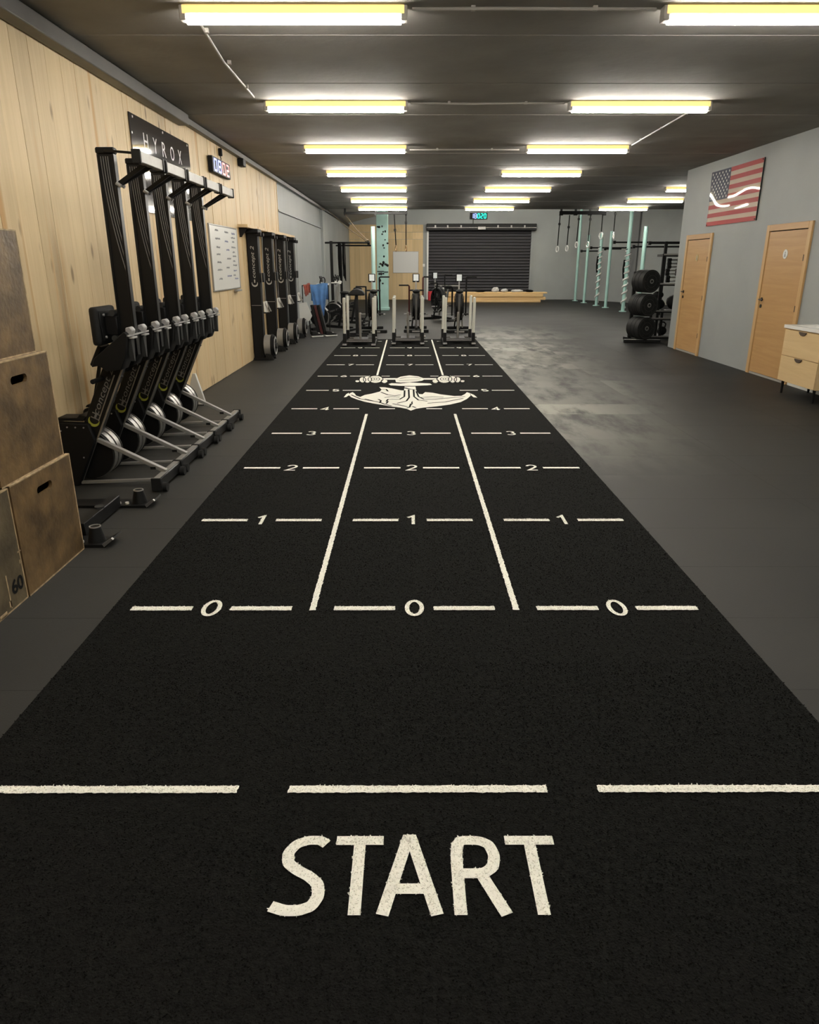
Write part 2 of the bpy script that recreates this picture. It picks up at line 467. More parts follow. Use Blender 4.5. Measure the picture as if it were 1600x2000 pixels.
def text(name, s, height, m, parent, org, xd, yd, **kw):
    pts, faces = text_mesh(s, height, **kw)
    org, xd, yd = Vector(org), Vector(xd), Vector(yd)
    b = B(); b.add([org + xd * p[0] + yd * p[1] for p in pts], faces)
    me = bpy.data.meshes.new(name); me.from_pydata(b.v, [], b.f); me.materials.append(M[m]); me.update()
    return obj(name, me, parent)

# ================================================================== THE SETTING
# floor slab, rubber mats laid on it near the camera, one rubber sheet further back
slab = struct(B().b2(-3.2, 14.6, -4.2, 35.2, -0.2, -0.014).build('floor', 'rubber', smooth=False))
mat_mesh = {}
def rubber_mat(x0, x1, y0, y1):
    key = (round(x1 - x0, 3), round(y1 - y0, 3))
    if key not in mat_mesh:
        g = 0.0016
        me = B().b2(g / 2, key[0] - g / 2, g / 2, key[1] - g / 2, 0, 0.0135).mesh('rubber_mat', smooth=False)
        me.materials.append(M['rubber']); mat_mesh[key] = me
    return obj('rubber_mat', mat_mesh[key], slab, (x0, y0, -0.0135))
NEAR_END = 15.6
ny = int(round((NEAR_END - 1.2) / 0.6))
for i in range(ny):
    y = 1.2 + i * 0.6
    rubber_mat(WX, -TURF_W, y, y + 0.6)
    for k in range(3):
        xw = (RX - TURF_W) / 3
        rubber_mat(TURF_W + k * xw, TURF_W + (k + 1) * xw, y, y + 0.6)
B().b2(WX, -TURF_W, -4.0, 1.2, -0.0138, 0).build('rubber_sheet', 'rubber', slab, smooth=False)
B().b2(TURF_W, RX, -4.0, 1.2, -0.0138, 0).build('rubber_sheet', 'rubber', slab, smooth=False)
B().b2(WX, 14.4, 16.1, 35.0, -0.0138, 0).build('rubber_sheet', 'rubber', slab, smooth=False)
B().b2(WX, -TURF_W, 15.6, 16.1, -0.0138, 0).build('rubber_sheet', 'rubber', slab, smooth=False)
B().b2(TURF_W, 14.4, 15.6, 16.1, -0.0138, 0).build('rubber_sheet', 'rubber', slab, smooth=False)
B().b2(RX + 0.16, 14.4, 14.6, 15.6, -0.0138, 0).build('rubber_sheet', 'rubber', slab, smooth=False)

# left wall: plaster behind, vertical pine boards in front up to WOOD_END
WOOD_END = 15.80
wl = struct(B().b2(-2.95, WX - 0.022, -4.2, 34.8, 0, CZ).build('wall_left', 'paint', smooth=False))
bm_w = 0.25
B().b2(WX - 0.0215, WX - 0.020, -4.0, WOOD_END, 0.0, CZ - 0.02).build('board_backing', 'gap', wl, smooth=False)
pl = B().b2(-0.0195, 0, 0.002, bm_w - 0.002, 0.0, CZ - 0.02).mesh('pine_board', bevel=0.0012, smooth=False)
pl.materials.append(M['pine'])
y = WOOD_END - bm_w
while y > -3.9:
    obj('pine_board', pl, wl, (WX + random.uniform(-0.003, 0.002), y, 0.005))
    y -= bm_w
B().b2(WX - 0.02, WX + 0.006, WOOD_END, WOOD_END + 0.03, 0, CZ - 0.02).build('end_batten', 'pine', wl, smooth=False)
# shallow pilaster where the older hall begins
B().b2(WX - 0.03, WX + 0.05, 23.6, 24.25, 0, CZ).build('pilaster', 'paint', wl, smooth=False)
B().b2(WX - 0.03, WX + 0.015, 15.9, 23.6, 2.60, 2.63).build('plaster_ledge', 'paint', wl, smooth=False)
# dark trim along the wall top of the hall behind
struct(B().b2(WX - 0.03, WX + 0.04, 24.3, YBACK, CZ - 0.05, CZ + 0.03).build('trim_1', 'black', smooth=False))
# steel trunking under the ceiling along the timber wall
t1 = struct(B().b2(WX, WX + 0.13, -4.0, 9.3, CZ - 0.13, CZ - 0.015).build('trim_2', 'trunk', bevel=0.008))
struct(B().b2(WX, WX + 0.07, 9.3, 24.2, CZ - 0.085, CZ - 0.012).build('trim_3', 'trunk', bevel=0.005))
# right wall with the two doors
wr = struct(B().b2(RX, RX + 0.16, -4.2, 14.62, 0, CZ).build('wall_right', 'paint', smooth=False))
struct(B().b2(RX + 0.16, 14.5, 14.46, 14.62, 0, CZ).build('wall_return', 'paint', smooth=False))
struct(B().b2(-2.95, RX + 0.16, -4.35, -4.2, 0, CZ).build('wall_rear', 'paint', smooth=False))
struct(B().b2(RX - 0.012, RX, -4.2, 9.82, 0, 0.05).build('baseboard_right', 'white', smooth=False))
# hall behind: back wall, oblique right wall
wb = struct(B().b2(-2.95, 8.4, YBACK, YBACK + 0.2, 0, 4.6).build('wall_back', 'paint_back', smooth=False))
p0, p1 = Vector((7.75, YBACK + 0.05)), Vector((13.8, 24.0))
d = (p1 - p0).normalized(); nrm = Vector((-d.y, d.x))
if nrm.x < 0: nrm = -nrm
q = nrm * 0.2
struct(B().prism([p0, p1, p1 + q, p0 + q], 'z', 0, 4.6).build('wall_oblique', 'paint_back', smooth=False))
struct(B().b2(13.8, 14.0, 14.5, 24.1, 0, 4.6).build('wall_far_right', 'paint_back', smooth=False))
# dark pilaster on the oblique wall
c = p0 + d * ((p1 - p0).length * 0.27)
struct(B().prism([c - nrm * 0.09, c + d * 0.35 - nrm * 0.09, c + d * 0.35 + q, c + q], 'z', 0, 4.6).build('trim_4', mat('dark pilaster paint', (0.17, 0.175, 0.175), 0.6), smooth=False))
# back wall timber cladding, left part
pb_w = 0.24
plb = B().b2(0.0015, pb_w - 0.0015, -0.022, 0, 0, 1).mesh('pine_board', smooth=False)
plb.materials.append(M['pine_x'])
for (z0, z1) in ((0.0, 2.62), (2.63, 2.92), (2.93, 3.24)):
    x = WX
    while x + pb_w <= 0.84 + 0.02:
        o = obj('pine_board', plb, wb, (x, YBACK, z0)); o.scale = (1, 1, z1 - z0)
        x += pb_w
# ceiling: concrete planks 1.53 m deep with open joints between them
ce = struct(B().b2(-2.95, 14.2, -4.35, YEND, CZ + 0.03, CZ + 0.2).build('ceiling', 'gap', smooth=False))
PD = 1.53
cp = B().b2(-2.8, 14.1, 0.007, PD - 0.007, 0, 0.045).mesh('ceiling_plank', bevel=0.006, smooth=False)
cp.materials.append(M['ceiling'])
y = 6.31 - 7 * PD
while y < YEND - 0.3:
    obj('ceiling_plank', cp, ce, (0, y, CZ - random.uniform(0, 0.004)))
    y += PD
# pale pitched roof of the hall behind
struct(B().prism([(-2.95, CZ + 0.03), (2.2, 4.45), (14.0, 4.45), (14.0, 4.6), (2.2, 4.6), (-2.95, CZ + 0.18)], 'y', YEND, YBACK + 0.2).build('ceiling_hall', 'ceiling_light', smooth=False))
struct(B().b2(-2.95, 14.2, YEND - 0.06, YEND, CZ, 4.6).build('trim_5', 'ceiling', smooth=False))

# ------------------------------------------------------------------ ceiling lights (their own light comes from the tubes)
LY0, LDY, LLEN = 5.66, 2.987, 1.50
def make_light():
    t = thing('ceiling_light', 'x', 'light', group='tube lights on the dark ceiling')
    B().b2(-LLEN / 2, LLEN / 2, -0.046, 0.046, -0.056, -0.001).build('diffuser_back', 'spine', t, bevel=0.006)
    b = B().prism([(-0.034, -0.056)] + [(0.040 * math.cos(a), -0.062 - 0.045 * math.sin(a)) for a in [PI - PI * i / 10 for i in range(11)]] + [(0.034, -0.056)], 'x', -LLEN / 2 + 0.025, LLEN / 2 - 0.025)
    b.build('tube', 'tube', t)
    for sx in (-1, 1):
        B().b2(sx * (LLEN / 2 - 0.004) - 0.022, sx * (LLEN / 2 - 0.004) + 0.022, -0.043, 0.043, -0.09, -0.001).build('end_cap', 'conduit', t, bevel=0.005)
    return t
L0 = make_light()
ORD = ['nearest', 'second nearest', 'third nearest', 'fourth nearest', 'fifth nearest', 'sixth nearest', 'farthest']
first = True
cols = [(-0.80, 'left row of tube lights', range(0, 7)), (2.46, 'middle row of tube lights, right of centre', range(0, 7)), (6.55, 'short row of tube lights at far right', range(4, 7))]
for cx, nm, rows in cols:
    for n_, i in enumerate(rows):
        loc = (cx, LY0 + LDY * i, CZ - 0.004)
        if len(rows) == 7: lab = 'lit white tube light, %s in the %s' % (ORD[i], nm)
        else: lab = 'lit white tube light, %s in the %s' % (['nearest', 'middle one', 'farthest'][n_], nm)
        if first: L0.location = loc; L0['label'] = lab; first = False
        else: dup(L0, loc, label=lab)
# the same two rows are assumed to go on, unseen, above and behind the camera
for cx, sd in ((-0.80, 'left'), (2.46, 'right')):
    dup(L0, (cx, LY0 - LDY, CZ - 0.004), label='%s assumed tube light above the start of the turf, above the picture' % sd)
    dup(L0, (cx, LY0 - 2 * LDY, CZ - 0.004), label='%s assumed tube light above the viewer, at the very start of the row' % sd)

def conduit(pts, label, r=0.011):
    t = thing('cable_conduit', label, 'conduit', pts[0], group='conduits on the ceiling')
    o = Vector(pts[0])
    loc = [Vector(p) - o for p in pts]
    B().tube(loc, r, 8).build('pipe', 'conduit', t)
    n = max(2, int((loc[-1] - loc[0]).length / 0.8))
    for i in range(n):
        p = loc[0].lerp(loc[-1], (i + 0.5) / n)
        B().box(p + Vector((0, 0, 0.004)), (0.03, 0.03, 0.03)).build('clip', 'conduit', t)
zc = CZ - 0.02
conduit([(0.0, LY0, zc), (0.6, LY0 - 0.01, zc), (1.65, LY0, zc)], 'pale conduit joining the two nearest tube lights')
conduit([(0.0, LY0 + LDY, zc), (0.7, LY0 + LDY + .03, zc), (1.2, LY0 + LDY - .01, zc), (1.65, LY0 + LDY, zc)], 'pale conduit joining the second nearest pair of tube lights')
conduit([(0.0, LY0 + 2 * LDY + .3, zc), (1.65, LY0 + 2 * LDY + .3, zc)], 'thin pale conduit behind the third nearest pair of tube lights')
conduit([(-1.50, LY0 + 0.05, zc), (-1.60, LY0 + LDY * 0.45, zc), (-1.62, LY0 + LDY * 0.9, zc)], 'long pale conduit from nearest left tube light to the next one')
conduit([(3.15, LY0 + LDY + 0.1, zc), (3.22, LY0 + LDY * 1.95, zc)], 'pale conduit running back from second nearest right tube light')
# small black sensor box on the trunking
tag(B().b2(WX + 0.005, WX + 0.10, 12.3, 12.5, CZ - 0.20, CZ - 0.088).build('sensor_box', 'black', bevel=0.01), 'small black box under the trunking above the timber wall', 'sensor')

# ================================================================== TURF
turf = thing('turf', 'long black turf runway with white lane lines and distance numbers', 'turf', (0, 0, 0))
TZ = 0.004
B().b2(-TURF_W, TURF_W, TURF_Y0, TURF_Y1, -0.0137, TZ).build('turf_mat', 'turf', turf, smooth=False)

def tri_samples(pts, tris, dens):
    out = []
    for a, b, c in tris:
        A, Bq, Cq = pts[a], pts[b], pts[c]
        ar = abs((Bq[0] - A[0]) * (Cq[1] - A[1]) - (Cq[0] - A[0]) * (Bq[1] - A[1])) / 2
        n = ar * dens
        k = int(n) + (1 if random.random() < n - int(n) else 0)
        for _ in range(k):
            u, v = random.random(), random.random()
            if u + v > 1: u, v = 1 - u, 1 - v
            out.append((A[0] + u * (Bq[0] - A[0]) + v * (Cq[0] - A[0]), A[1] + u * (Bq[1] - A[1]) + v * (Cq[1] - A[1])))
    return out

def blades(b, pts, z, h, wd):
    V, F = b.v, b.f
    for x, y in pts:
        a = random.uniform(0, PI); dx, dy = math.cos(a) * wd, math.sin(a) * wd
        lx, ly = random.gauss(0, h * .45), random.gauss(0, h * .45)
        o = len(V); hh = h * random.uniform(0.6, 1.1)
        V.append((x - dx, y - dy, z)); V.append((x + dx, y + dy, z)); V.append((x + lx + dx * .5, y + ly + dy * .5, z + hh)); V.append((x + lx - dx * .5, y + ly - dy * .5, z + hh))
        F.append((o, o + 1, o + 2, o + 3))

def marking(name, polys, dens=0, label=None, z=TZ + 0.0042, mt='turf_white', jag=0.0):
    """flat inlaid marking from 2-D polygons, with white fibres along and over it where it is near"""
    b = B(); allp = []; allt = []
    for pi_, poly in enumerate(polys):
        if jag:
            q = []
            for i in range(len(poly)):
                p0, p1 = Vector(poly[i]), Vector(poly[(i + 1) % len(poly)])
                n = max(1, int((p1 - p0).length / (jag * 2)))
                for k in range(n):
                    p = p0.lerp(p1, k / n)
                    q.append((p.x + random.uniform(-jag, jag) * 0.5, p.y + random.uniform(-jag, jag) * 0.5))
            poly = q
        b.add([(p[0], p[1], z + 2.2e-5 * pi_) for p in poly], [tuple(range(len(poly)))])
    me = bpy.data.meshes.new(name); me.from_pydata(b.v, [], b.f)
    bm = bmesh.new(); bm.from_mesh(me)
    bmesh.ops.triangulate(bm, faces=bm.faces)
    for f in bm.faces:
        if f.normal.z < 0: f.normal_flip()
    bm.to_mesh(me); bm.free()
    if dens:
        pts = [(v.co.x, v.co.y) for v in me.vertices]
        tris = [tuple(p.vertices) for p in me.polygons]
        bb = B(); bb.v = [tuple(v.co) for v in me.vertices]; bb.f = list(tris)
        blades(bb, tri_samples(pts, tris, dens), z - 0.001, 0.0046, 0.0027)
        bpy.data.meshes.remove(me)
        me = bpy.data.meshes.new(name); me.from_pydata(bb.v, [], bb.f)
    me.materials.append(M[mt]); me.update()
    o = obj(name, me, turf)
    if label: o['label'] = label
    return o

def stroke(pts, wd, closed=False):
    """quads of a thick polyline with mitred joints"""
    pts = [Vector(p) for p in pts]; n = len(pts); L_, R_ = [], []
    for i, p in enumerate(pts):
        a = pts[i - 1] if (i > 0 or closed) else None
        c = pts[(i + 1) % n] if (i < n - 1 or closed) else None
        d1 = (p - a).normalized() if a is not None else None
        d2 = (c - p).normalized() if c is not None else None
        if d1 is None: d1 = d2
        if d2 is None: d2 = d1
        t = (d1 + d2)
        t = t.normalized() if t.length > 1e-6 else d1
        nn = Vector((-t.y, t.x)); k = 1 / max(0.35, nn.dot(Vector((-d1.y, d1.x))))
        L_.append(p + nn * wd / 2 * k); R_.append(p - nn * wd / 2 * k)
    m = n if closed else n - 1
    return [[tuple(L_[i]), tuple(L_[(i + 1) % n]), tuple(R_[(i + 1) % n]), tuple(R_[i])] for i in range(m)]

def arc(cx, cy, rx, ry, a0, a1, n=14):
    return [(cx + rx * math.cos(math.radians(a0 + (a1 - a0) * i / n)), cy + ry * math.sin(math.radians(a0 + (a1 - a0) * i / n))) for i in range(n + 1)]

# digits in a unit box: x 0..0.56, y 0..1
DIG = {
    '0': ([arc(.28, .5, .23, .45, 90, 450, 22)[:-1]], True),
    '1': ([[(.08, .76), (.30, .95), (.30, .0)]], False),
    '2': ([arc(.28, .70, .22, .25, 165, -35, 12) + [(.06, .05), (.52, .05)]], False),
    '3': ([arc(.26, .73, .21, .22, 150, -80, 10), arc(.26, .28, .24, .235, 80, -150, 12)], False),
    '4': ([[(.40, .0), (.40, .95), (.04, .28), (.56, .28)]], False),
    '5': ([[(.49, .95), (.12, .95), (.09, .53)] + arc(.27, .30, .23, .25, 130, -140, 12)], False),
    '6': ([[(.44, .95), (.20, .68)] + arc(.28, .29, .22, .24, 160, 520, 18)], False),
    '7': ([[(.04, .95), (.52, .95), (.20, .0)]], False),
    '8': ([arc(.28, .73, .19, .21, 90, 450, 16)[:-1], arc(.28, .27, .23, .23, 90, 450, 16)[:-1]], True),
    '9': ([arc(.28, .69, .22, .24, 90, 450, 16), [(.50, .66), (.46, .30), (.22, .0)]], False),
}
def digit_polys(ch, cx, cy, h, wd):
    strokes, closed = DIG[ch]
    w_ = 0.95; out = []
    for s_ in strokes:
        out += stroke([(cx + (p[0] - .28) * h * w_, cy + (p[1] - .475) * h) for p in s_], wd, closed)
    return out

def rect(x0, x1, y0, y1): return [(x0, y0), (x1, y0), (x1, y1), (x0, y1)]
LANES = (-0.977, 0.0, 0.977)
# start line and START
YS = LINE0 - LSTEP
for lx in LANES:
    marking('start_line_dash', [rect(max(-TURF_W + .02, lx - 0.408), min(TURF_W - .02, lx + 0.408), YS - 0.016, YS + 0.016)], 26000, jag=0.004)
LH, LW = 0.262, 0.033
GL = {
    'S': [[(.92, .90), (.78, .955), (.55, .955), (.32, .90), (.19, .78), (.22, .64), (.42, .545), (.66, .47), (.86, .37), (.90, .22), (.80, .10), (.58, .05), (.32, .05), (.06, .10)]],
    'T': [[(.0, .95), (1.0, .95)], [(.5, .95), (.5, .0)]],
    'A': [[(.0, .0), (.46, .97), (.54, .97), (1.0, .0)], [(.2, .31), (.8, .31)]],
    'R': [[(.06, .0), (.06, .95), (.55, .95), (.76, .89), (.84, .74), (.78, .58), (.58, .50), (.06, .50)], [(.52, .50), (.92, .0)]],
}
YT = 1.498
widths = [('S', -0.375, -0.232), ('T', -0.216, -0.081), ('A', -0.077, 0.064), ('R', 0.116, 0.253), ('T', 0.267, 0.407)]
for ch, xa, xb in widths:
    x, wv = xa - 0.02, xb - xa
    polys = []
    for s_ in GL[ch]:
        pts = []
        sm = s_
        for i in range(len(sm) - 1):   # refine so that fibres and edges stay rough
            for k in range(5):
                a = Vector(sm[i]).lerp(Vector(sm[i + 1]), k / 5); pts.append((x + a.x * wv, YT + (a.y - 0.475) * LH))
        pts.append((x + sm[-1][0] * wv, YT + (sm[-1][1] - 0.475) * LH))
        # round the S a little
        if ch in 'SR' and len(s_) > 3:
            for _ in range(2):
                pts = [pts[0]] + [tuple((Vector(pts[i - 1]) + Vector(pts[i]) * 2 + Vector(pts[i + 1])) / 4) for i in range(1, len(pts) - 1)] + [pts[-1]]
        polys += stroke(pts, LW)
    marking('start_letter', polys, 30000, label='white letter %s of the word START' % ch)
# distance lines, lane lines
for n in range(0, 11):
    yl = LINE0 + LSTEP * n
    dens = 20000 if n < 2 else 0
    for li, lx in enumerate(LANES):
        segs = [(-0.387, -0.092), (0.092, 0.387)]
        dig = True
        if li == 1 and n in (4, 5, 6):
            dig = False
            segs = {4: [(-.36, -.18), (.18, .36)], 5: [], 6: [(-.42, -.30), (.30, .42)]}[n]
        if li != 1 and n == 5:
            segs = [(-0.387, -0.092), (0.092, 0.33)] if li == 0 else [(-0.33, -0.092), (0.092, 0.387)]
        for a, b_ in segs:
            marking('distance_dash', [rect(lx + a, lx + b_, yl - 0.021, yl + 0.021)], dens, jag=0.004 if n < 3 else 0)
        if dig and n < 10:
            marking('distance_number', digit_polys(str(n), lx, yl, 0.165, 0.021 if n < 4 else 0.026), dens, label='white number %d' % n)
for lx in (-0.4885, 0.4885):
    for (a, b_) in ((LINE0 - 0.02, 7.78), (10.68, 15.9)):
        marking('lane_line', [rect(lx - 0.0145, lx + 0.0145, a, b_)], 7000 if a < 5 else 0, jag=0.005)

# emblem: an anchor under a loaded barbell, inlaid between the 4 and the 6
def ground(px, py):
    d_ = (FPX * CAMH / math.cos(PITCH) ** 2) / (py - 515.0)
    zc_ = d_ * math.cos(PITCH)
    return ((px - 797.0) * zc_ / FPX + CAMX, d_ - CAMH * math.tan(PITCH))
def E(pts): return [ground(660 + a / 5.714, 720 + b_ / 5.714) for a, b_ in pts]
def Eell(cx, cy, rx, ry, n=18): return E([(cx + rx * math.cos(2 * PI * i / n), cy + ry * math.sin(2 * PI * i / n)) for i in range(n)])
em = []
em.append(E([(120, 300), (135, 280), (165, 268), (188, 285), (205, 308), (250, 322), (300, 300), (380, 285), (468, 262), (488, 240), (462, 212), (520, 214), (600, 226), (700, 248),
             (738, 250), (745, 205), (865, 205), (875, 250), (905, 290), (945, 292), (975, 268), (1060, 276), (1150, 294), (1300, 312), (1380, 310), (1418, 290), (1440, 270), (1474, 280), (1482, 308),
             (1440, 345), (1370, 380), (1250, 408), (1100, 428), (950, 443), (870, 455), (815, 476), (770, 456), (690, 440), (600, 430), (500, 412), (400, 396), (300, 376), (220, 352), (150, 326)]))
em.append(E([(66, 326), (95, 290), (122, 276), (128, 300), (95, 322)]))
em.append(E([(1478, 282), (1520, 300), (1556, 330), (1515, 326), (1488, 305)]))
em.append(E([(640, 122), (700, 95), (800, 80), (900, 92), (975, 120), (940, 140), (880, 150), (700, 162), (648, 156)]))
em.append(E([(565, 178), (600, 168), (700, 172), (800, 158), (900, 165), (1030, 172), (1050, 186), (1000, 192), (850, 198), (700, 198), (590, 192)]))
em.append(E([(500, 112), (1100, 112), (1100, 128), (500, 128)]))
plates = [(218, 147, 26, 11), (275, 132, 36, 30), (330, 128, 45, 36), (420, 126, 82, 40), (520, 148, 36, 20),
          (1392, 147, 26, 11), (1335, 132, 36, 30), (1280, 128, 45, 36), (1190, 126, 82, 40), (1088, 148, 36, 20)]
emb = marking('emblem', em, label='white anchor and barbell emblem')
for k, pl_ in enumerate(plates):
    marking('emblem_plate', [Eell(*pl_)], z=TZ + 0.0045 + 0.0002 * (k % 5))
dk = []
def S2(pts, wd=0.012): return stroke(E(pts), wd)
for s_ in [[(300, 345), (400, 370), (470, 385)], [(150, 300), (250, 345), (400, 372)], [(480, 270), (560, 300), (640, 310), (700, 300)], [(520, 330), (600, 320), (690, 325)],
           [(470, 240), (540, 238), (560, 262)], [(745, 250), (742, 320), (690, 350), (560, 350), (540, 375)], [(790, 240), (795, 330), (765, 370), (660, 395)],
           [(845, 240), (850, 320), (900, 360), (1000, 372)], [(875, 260), (900, 320), (960, 350), (1080, 350), (1300, 330), (1420, 320)], [(1000, 395), (1200, 380), (1400, 340)],
           [(930, 330), (1060, 322), (1180, 326)], [(470, 385), (520, 405), (600, 425)], [(700, 205), (800, 235), (900, 250), (960, 275)], [(720, 222), (820, 240)],
           [(690, 118), (760, 105), (860, 104), (930, 115)], [(680, 142), (800, 134), (920, 134)], [(815, 400), (800, 440), (770, 450)], [(830, 430), (870, 445)],
           [(450, 350), (480, 365), (470, 392)], [(560, 372), (540, 400)], [(610, 400), (700, 418), (780, 435)]]:
    dk += S2(s_, 0.022)
dk.append(E([(818, 385), (832, 370), (836, 400), (824, 415)]))
marking('emblem_line', dk, mt='turf', z=TZ + 0.0060, label='black engraved strokes in the emblem')
dk = []
for (cx, cy, rx, ry) in plates:
    dk += stroke([p for p in Eell(cx, cy, rx * 1.02, ry * 1.02)], 0.012, True)
for cx in (420, 1190):
    dk += stroke(Eell(cx, 126, 46, 22), 0.010, True) + stroke(Eell(cx, 126, 16, 8), 0.012, True)
marking('emblem_plate_rim', dk, mt='turf', z=TZ + 0.0062)

# black fibres standing in the near turf
bb = B()
pts = []
for y0, y1, dens in ((0.55, 1.6, 15000), (1.6, 2.6, 12000), (2.6, 4.2, 7000), (4.2, 6.5, 3500)):
    n = int((y1 - y0) * 2 * TURF_W * dens)
    for _ in range(n):
        pts.append((random.uniform(-TURF_W, TURF_W), random.uniform(y0, y1)))
blades(bb, pts, TZ - 0.003, 0.0062, 0.0032)
me = bpy.data.meshes.new('turf_pile'); me.from_pydata(bb.v, [], bb.f); me.materials.append(M['turf_fibre']); me.update()
tag(obj('turf_pile', me, turf), kind='stuff')

# ================================================================== LEFT SIDE
# ---------------- plyometric boxes stacked beside the timber wall
def plyo_box(x0, x1, y0, y1, z0, h, label, m='ply', slot=None, dirty=False):
    t = thing('plyo_box', label, 'box', ((x0 + x1) / 2, (y0 + y1) / 2, z0), group='plywood jump boxes')
    hx, hy = (x1 - x0) / 2, (y1 - y0) / 2; th = 0.018
    def panel(nm, xa, xb, ya, yb, za, zb): return B().b2(xa, xb, ya, yb, za, zb).build(nm, m, t, bevel=0.003, smooth=False)
    # faces: front (towards the room, +x), back, two sides, top, bottom
    if slot:
        sy, sz, sw, sh = slot                       # centre (y, z) and size of the hand hole
        f = thing('front_panel', None, None); f.parent = t
        ym, zm = sy, sz
        n = 6
        hole = [(ym + sw / 2 - sh / 2 + sh / 2 * math.cos(a), zm + sh / 2 * math.sin(a)) for a in [-PI / 2 + PI * i / n for i in range(n + 1)]] + \
               [(ym - sw / 2 + sh / 2 - sh / 2 * math.cos(a), zm - sh / 2 * math.sin(a)) for a in [-PI / 2 + PI * i / n for i in range(n + 1)]]
        outer = [(hy, 0), (hy, h), (-hy, h), (-hy, 0)]
        b = B()
        # upper and lower half of the panel around the hole
        k = len(hole); half = k // 2
        right = hole[:half]; left = hole[half:]
        for xx, flip in ((hx, False), (hx - th, True)):
            o = len(b.v)
            pr = [(hy, 0.0)] + [(hy, h)] + [(ym, h)] + right[::-1][:1] + right[::-1][1:] + [(ym, 0.0)]
            pl2 = [(-hy, h), (-hy, 0.0), (ym, 0.0)] + left[::-1][:1] + left[::-1][1:] + [(ym, h)]
            # join exactly on the hole's middle line
            top = (ym, zm + sh / 2); bot = (ym, zm - sh / 2)
            pr = [(hy, 0.0), (hy, h), (ym, h), top] + right[::-1] + [bot, (ym, 0.0)]
            pl2 = [(-hy, h), (-hy, 0.0), (ym, 0.0), bot] + left[::-1] + [top, (ym, h)]
            for pp in (pr, pl2):
                b.add([(xx, p[0], p[1]) for p in pp], [tuple(range(len(pp)))])
        ring_ = hole
        b.add([(hx, p[0], p[1]) for p in ring_] + [(hx - th, p[0], p[1]) for p in ring_], [(i, (i + 1) % k, k + (i + 1) % k, k + i) for i in range(k)])
        b.add([(hx, p[0], p[1]) for p in outer] + [(hx - th, p[0], p[1]) for p in outer], [(i, (i + 1) % 4, 4 + (i + 1) % 4, 4 + i) for i in range(4)])
        bpy.data.objects.remove(f)
        b.build('front_panel', m, t, smooth=False)
    else:
        panel('front_panel', hx - th, hx, -hy, hy, 0, h)
    panel('back_panel', -hx, -hx + th, -hy, hy, 0, h)
    panel('side_panel', -hx + th, hx - th, -hy, -hy + th, 0, h)
    panel('side_panel', -hx + th, hx - th, hy - th, hy, 0, h)
    panel('top_panel', -hx + th, hx - th, -hy + th, hy - th, h - th, h)
    panel('bottom_panel', -hx + th, hx - th, -hy + th, hy - th, 0, th)
    # worn pale edges of the front panel
    e = 0.007
    B().b2(hx - th - .001, hx + .0012, hy - e, hy + .0012, 0.002, h).build('worn_edge', 'ply_edge', t, smooth=False)
    B().b2(hx - th - .001, hx + .0012, -hy, hy, 0.0, e).build('worn_edge', 'ply_edge', t, smooth=False)
    B().b2(hx - th - .001, hx + .0012, -hy, hy, h - e * .8, h + .001).build('worn_edge', 'ply_edge', t, smooth=False)
    return t
plyo_box(-2.66, -1.925, 3.235, 3.865, 0.0, 0.575, 'brown plywood jump box on the floor beside the black sled frame', slot=(0.0, 0.475, 0.16, 0.042))
g60 = plyo_box(-2.66, -1.93, 2.595, 3.225, 0.0, 0.57, 'greyed plywood jump box marked 60, at the left picture edge', 'ply_grey')
text('number_print', '60', 0.075, 'black', g60, (0.365 + 0.0015, 0.245, 0.105), (0, 1, 0), (0, 0, 1), weight=0.03, width=0.105)
for (py, pz, ph, pw) in ((0.165, 0.10, 0.17, 0.008), (0.30, 0.20, 0.02, 0.008), (0.31, 0.25, 0.008, 0.03), (0.16, 0.04, 0.03, 0.02), (0.09, 0.012, 0.02, 0.06)):
    B().b2(0.3652, 0.3662, py - pw / 2, py + pw / 2, pz - ph / 2, pz + ph / 2).build('chipped_patch', 'ply_edge', g60, smooth=False)
plyo_box(-2.665, -1.935, 3.19, 3.825, 0.576, 0.565, 'brown plywood jump box in the middle of the tall stack', slot=(0.0, 0.465, 0.155, 0.042))
plyo_box(-2.68, -1.965, 3.15, 3.775, 1.142, 0.59, 'topmost plywood jump box of the tall stack, no hand hole in view')

# ---------------- black sled frame on the floor behind the boxes
sf = thing('sled_frame', 'low black steel sled frame with two sockets, lying behind the jump boxes', 'sled frame', (-1.885, 4.335, 0))
for yy in (-0.38, 0.34):
    B().prism([(-0.45, 0.0), (0.075, 0.0), (0.125, 0.045), (0.12, 0.055), (0.065, 0.018), (-0.45, 0.018)], 'y', yy - 0.075, yy + 0.075).build('ski', 'black', sf, smooth=False)
    B().prism([(0.070, 0.004), (0.128, 0.05), (0.118, 0.06), (0.060, 0.022)], 'y', yy - 0.0755, yy - 0.055).build('worn_tip', 'steel', sf, smooth=False)
    B().cyl((0.0, yy, 0.016), (0.0, yy, 0.105), 0.052, 20, 0.032).build('socket', 'black', sf)
    B().ring((0.0, yy, 0.107), (0, 0, 1), 0.034, 0.027, 0.006, 20).build('socket_rim', 'alu', sf)
    for dx in (-0.13, -0.075):
        B().cyl((dx, yy - 0.035, 0.016), (dx, yy - 0.035, 0.030), 0.013, 10).build('bolt', 'white', sf)
B().b2(-0.16, -0.10, -0.30, 0.26, 0.015, 0.095).build('cross_member', 'black', sf, bevel=0.004)
B().cyl((-0.13, 0.0, 0.09), (-0.13, 0.0, 0.105), 0.03, 14).build('eyelet', 'grey_rubber', sf)

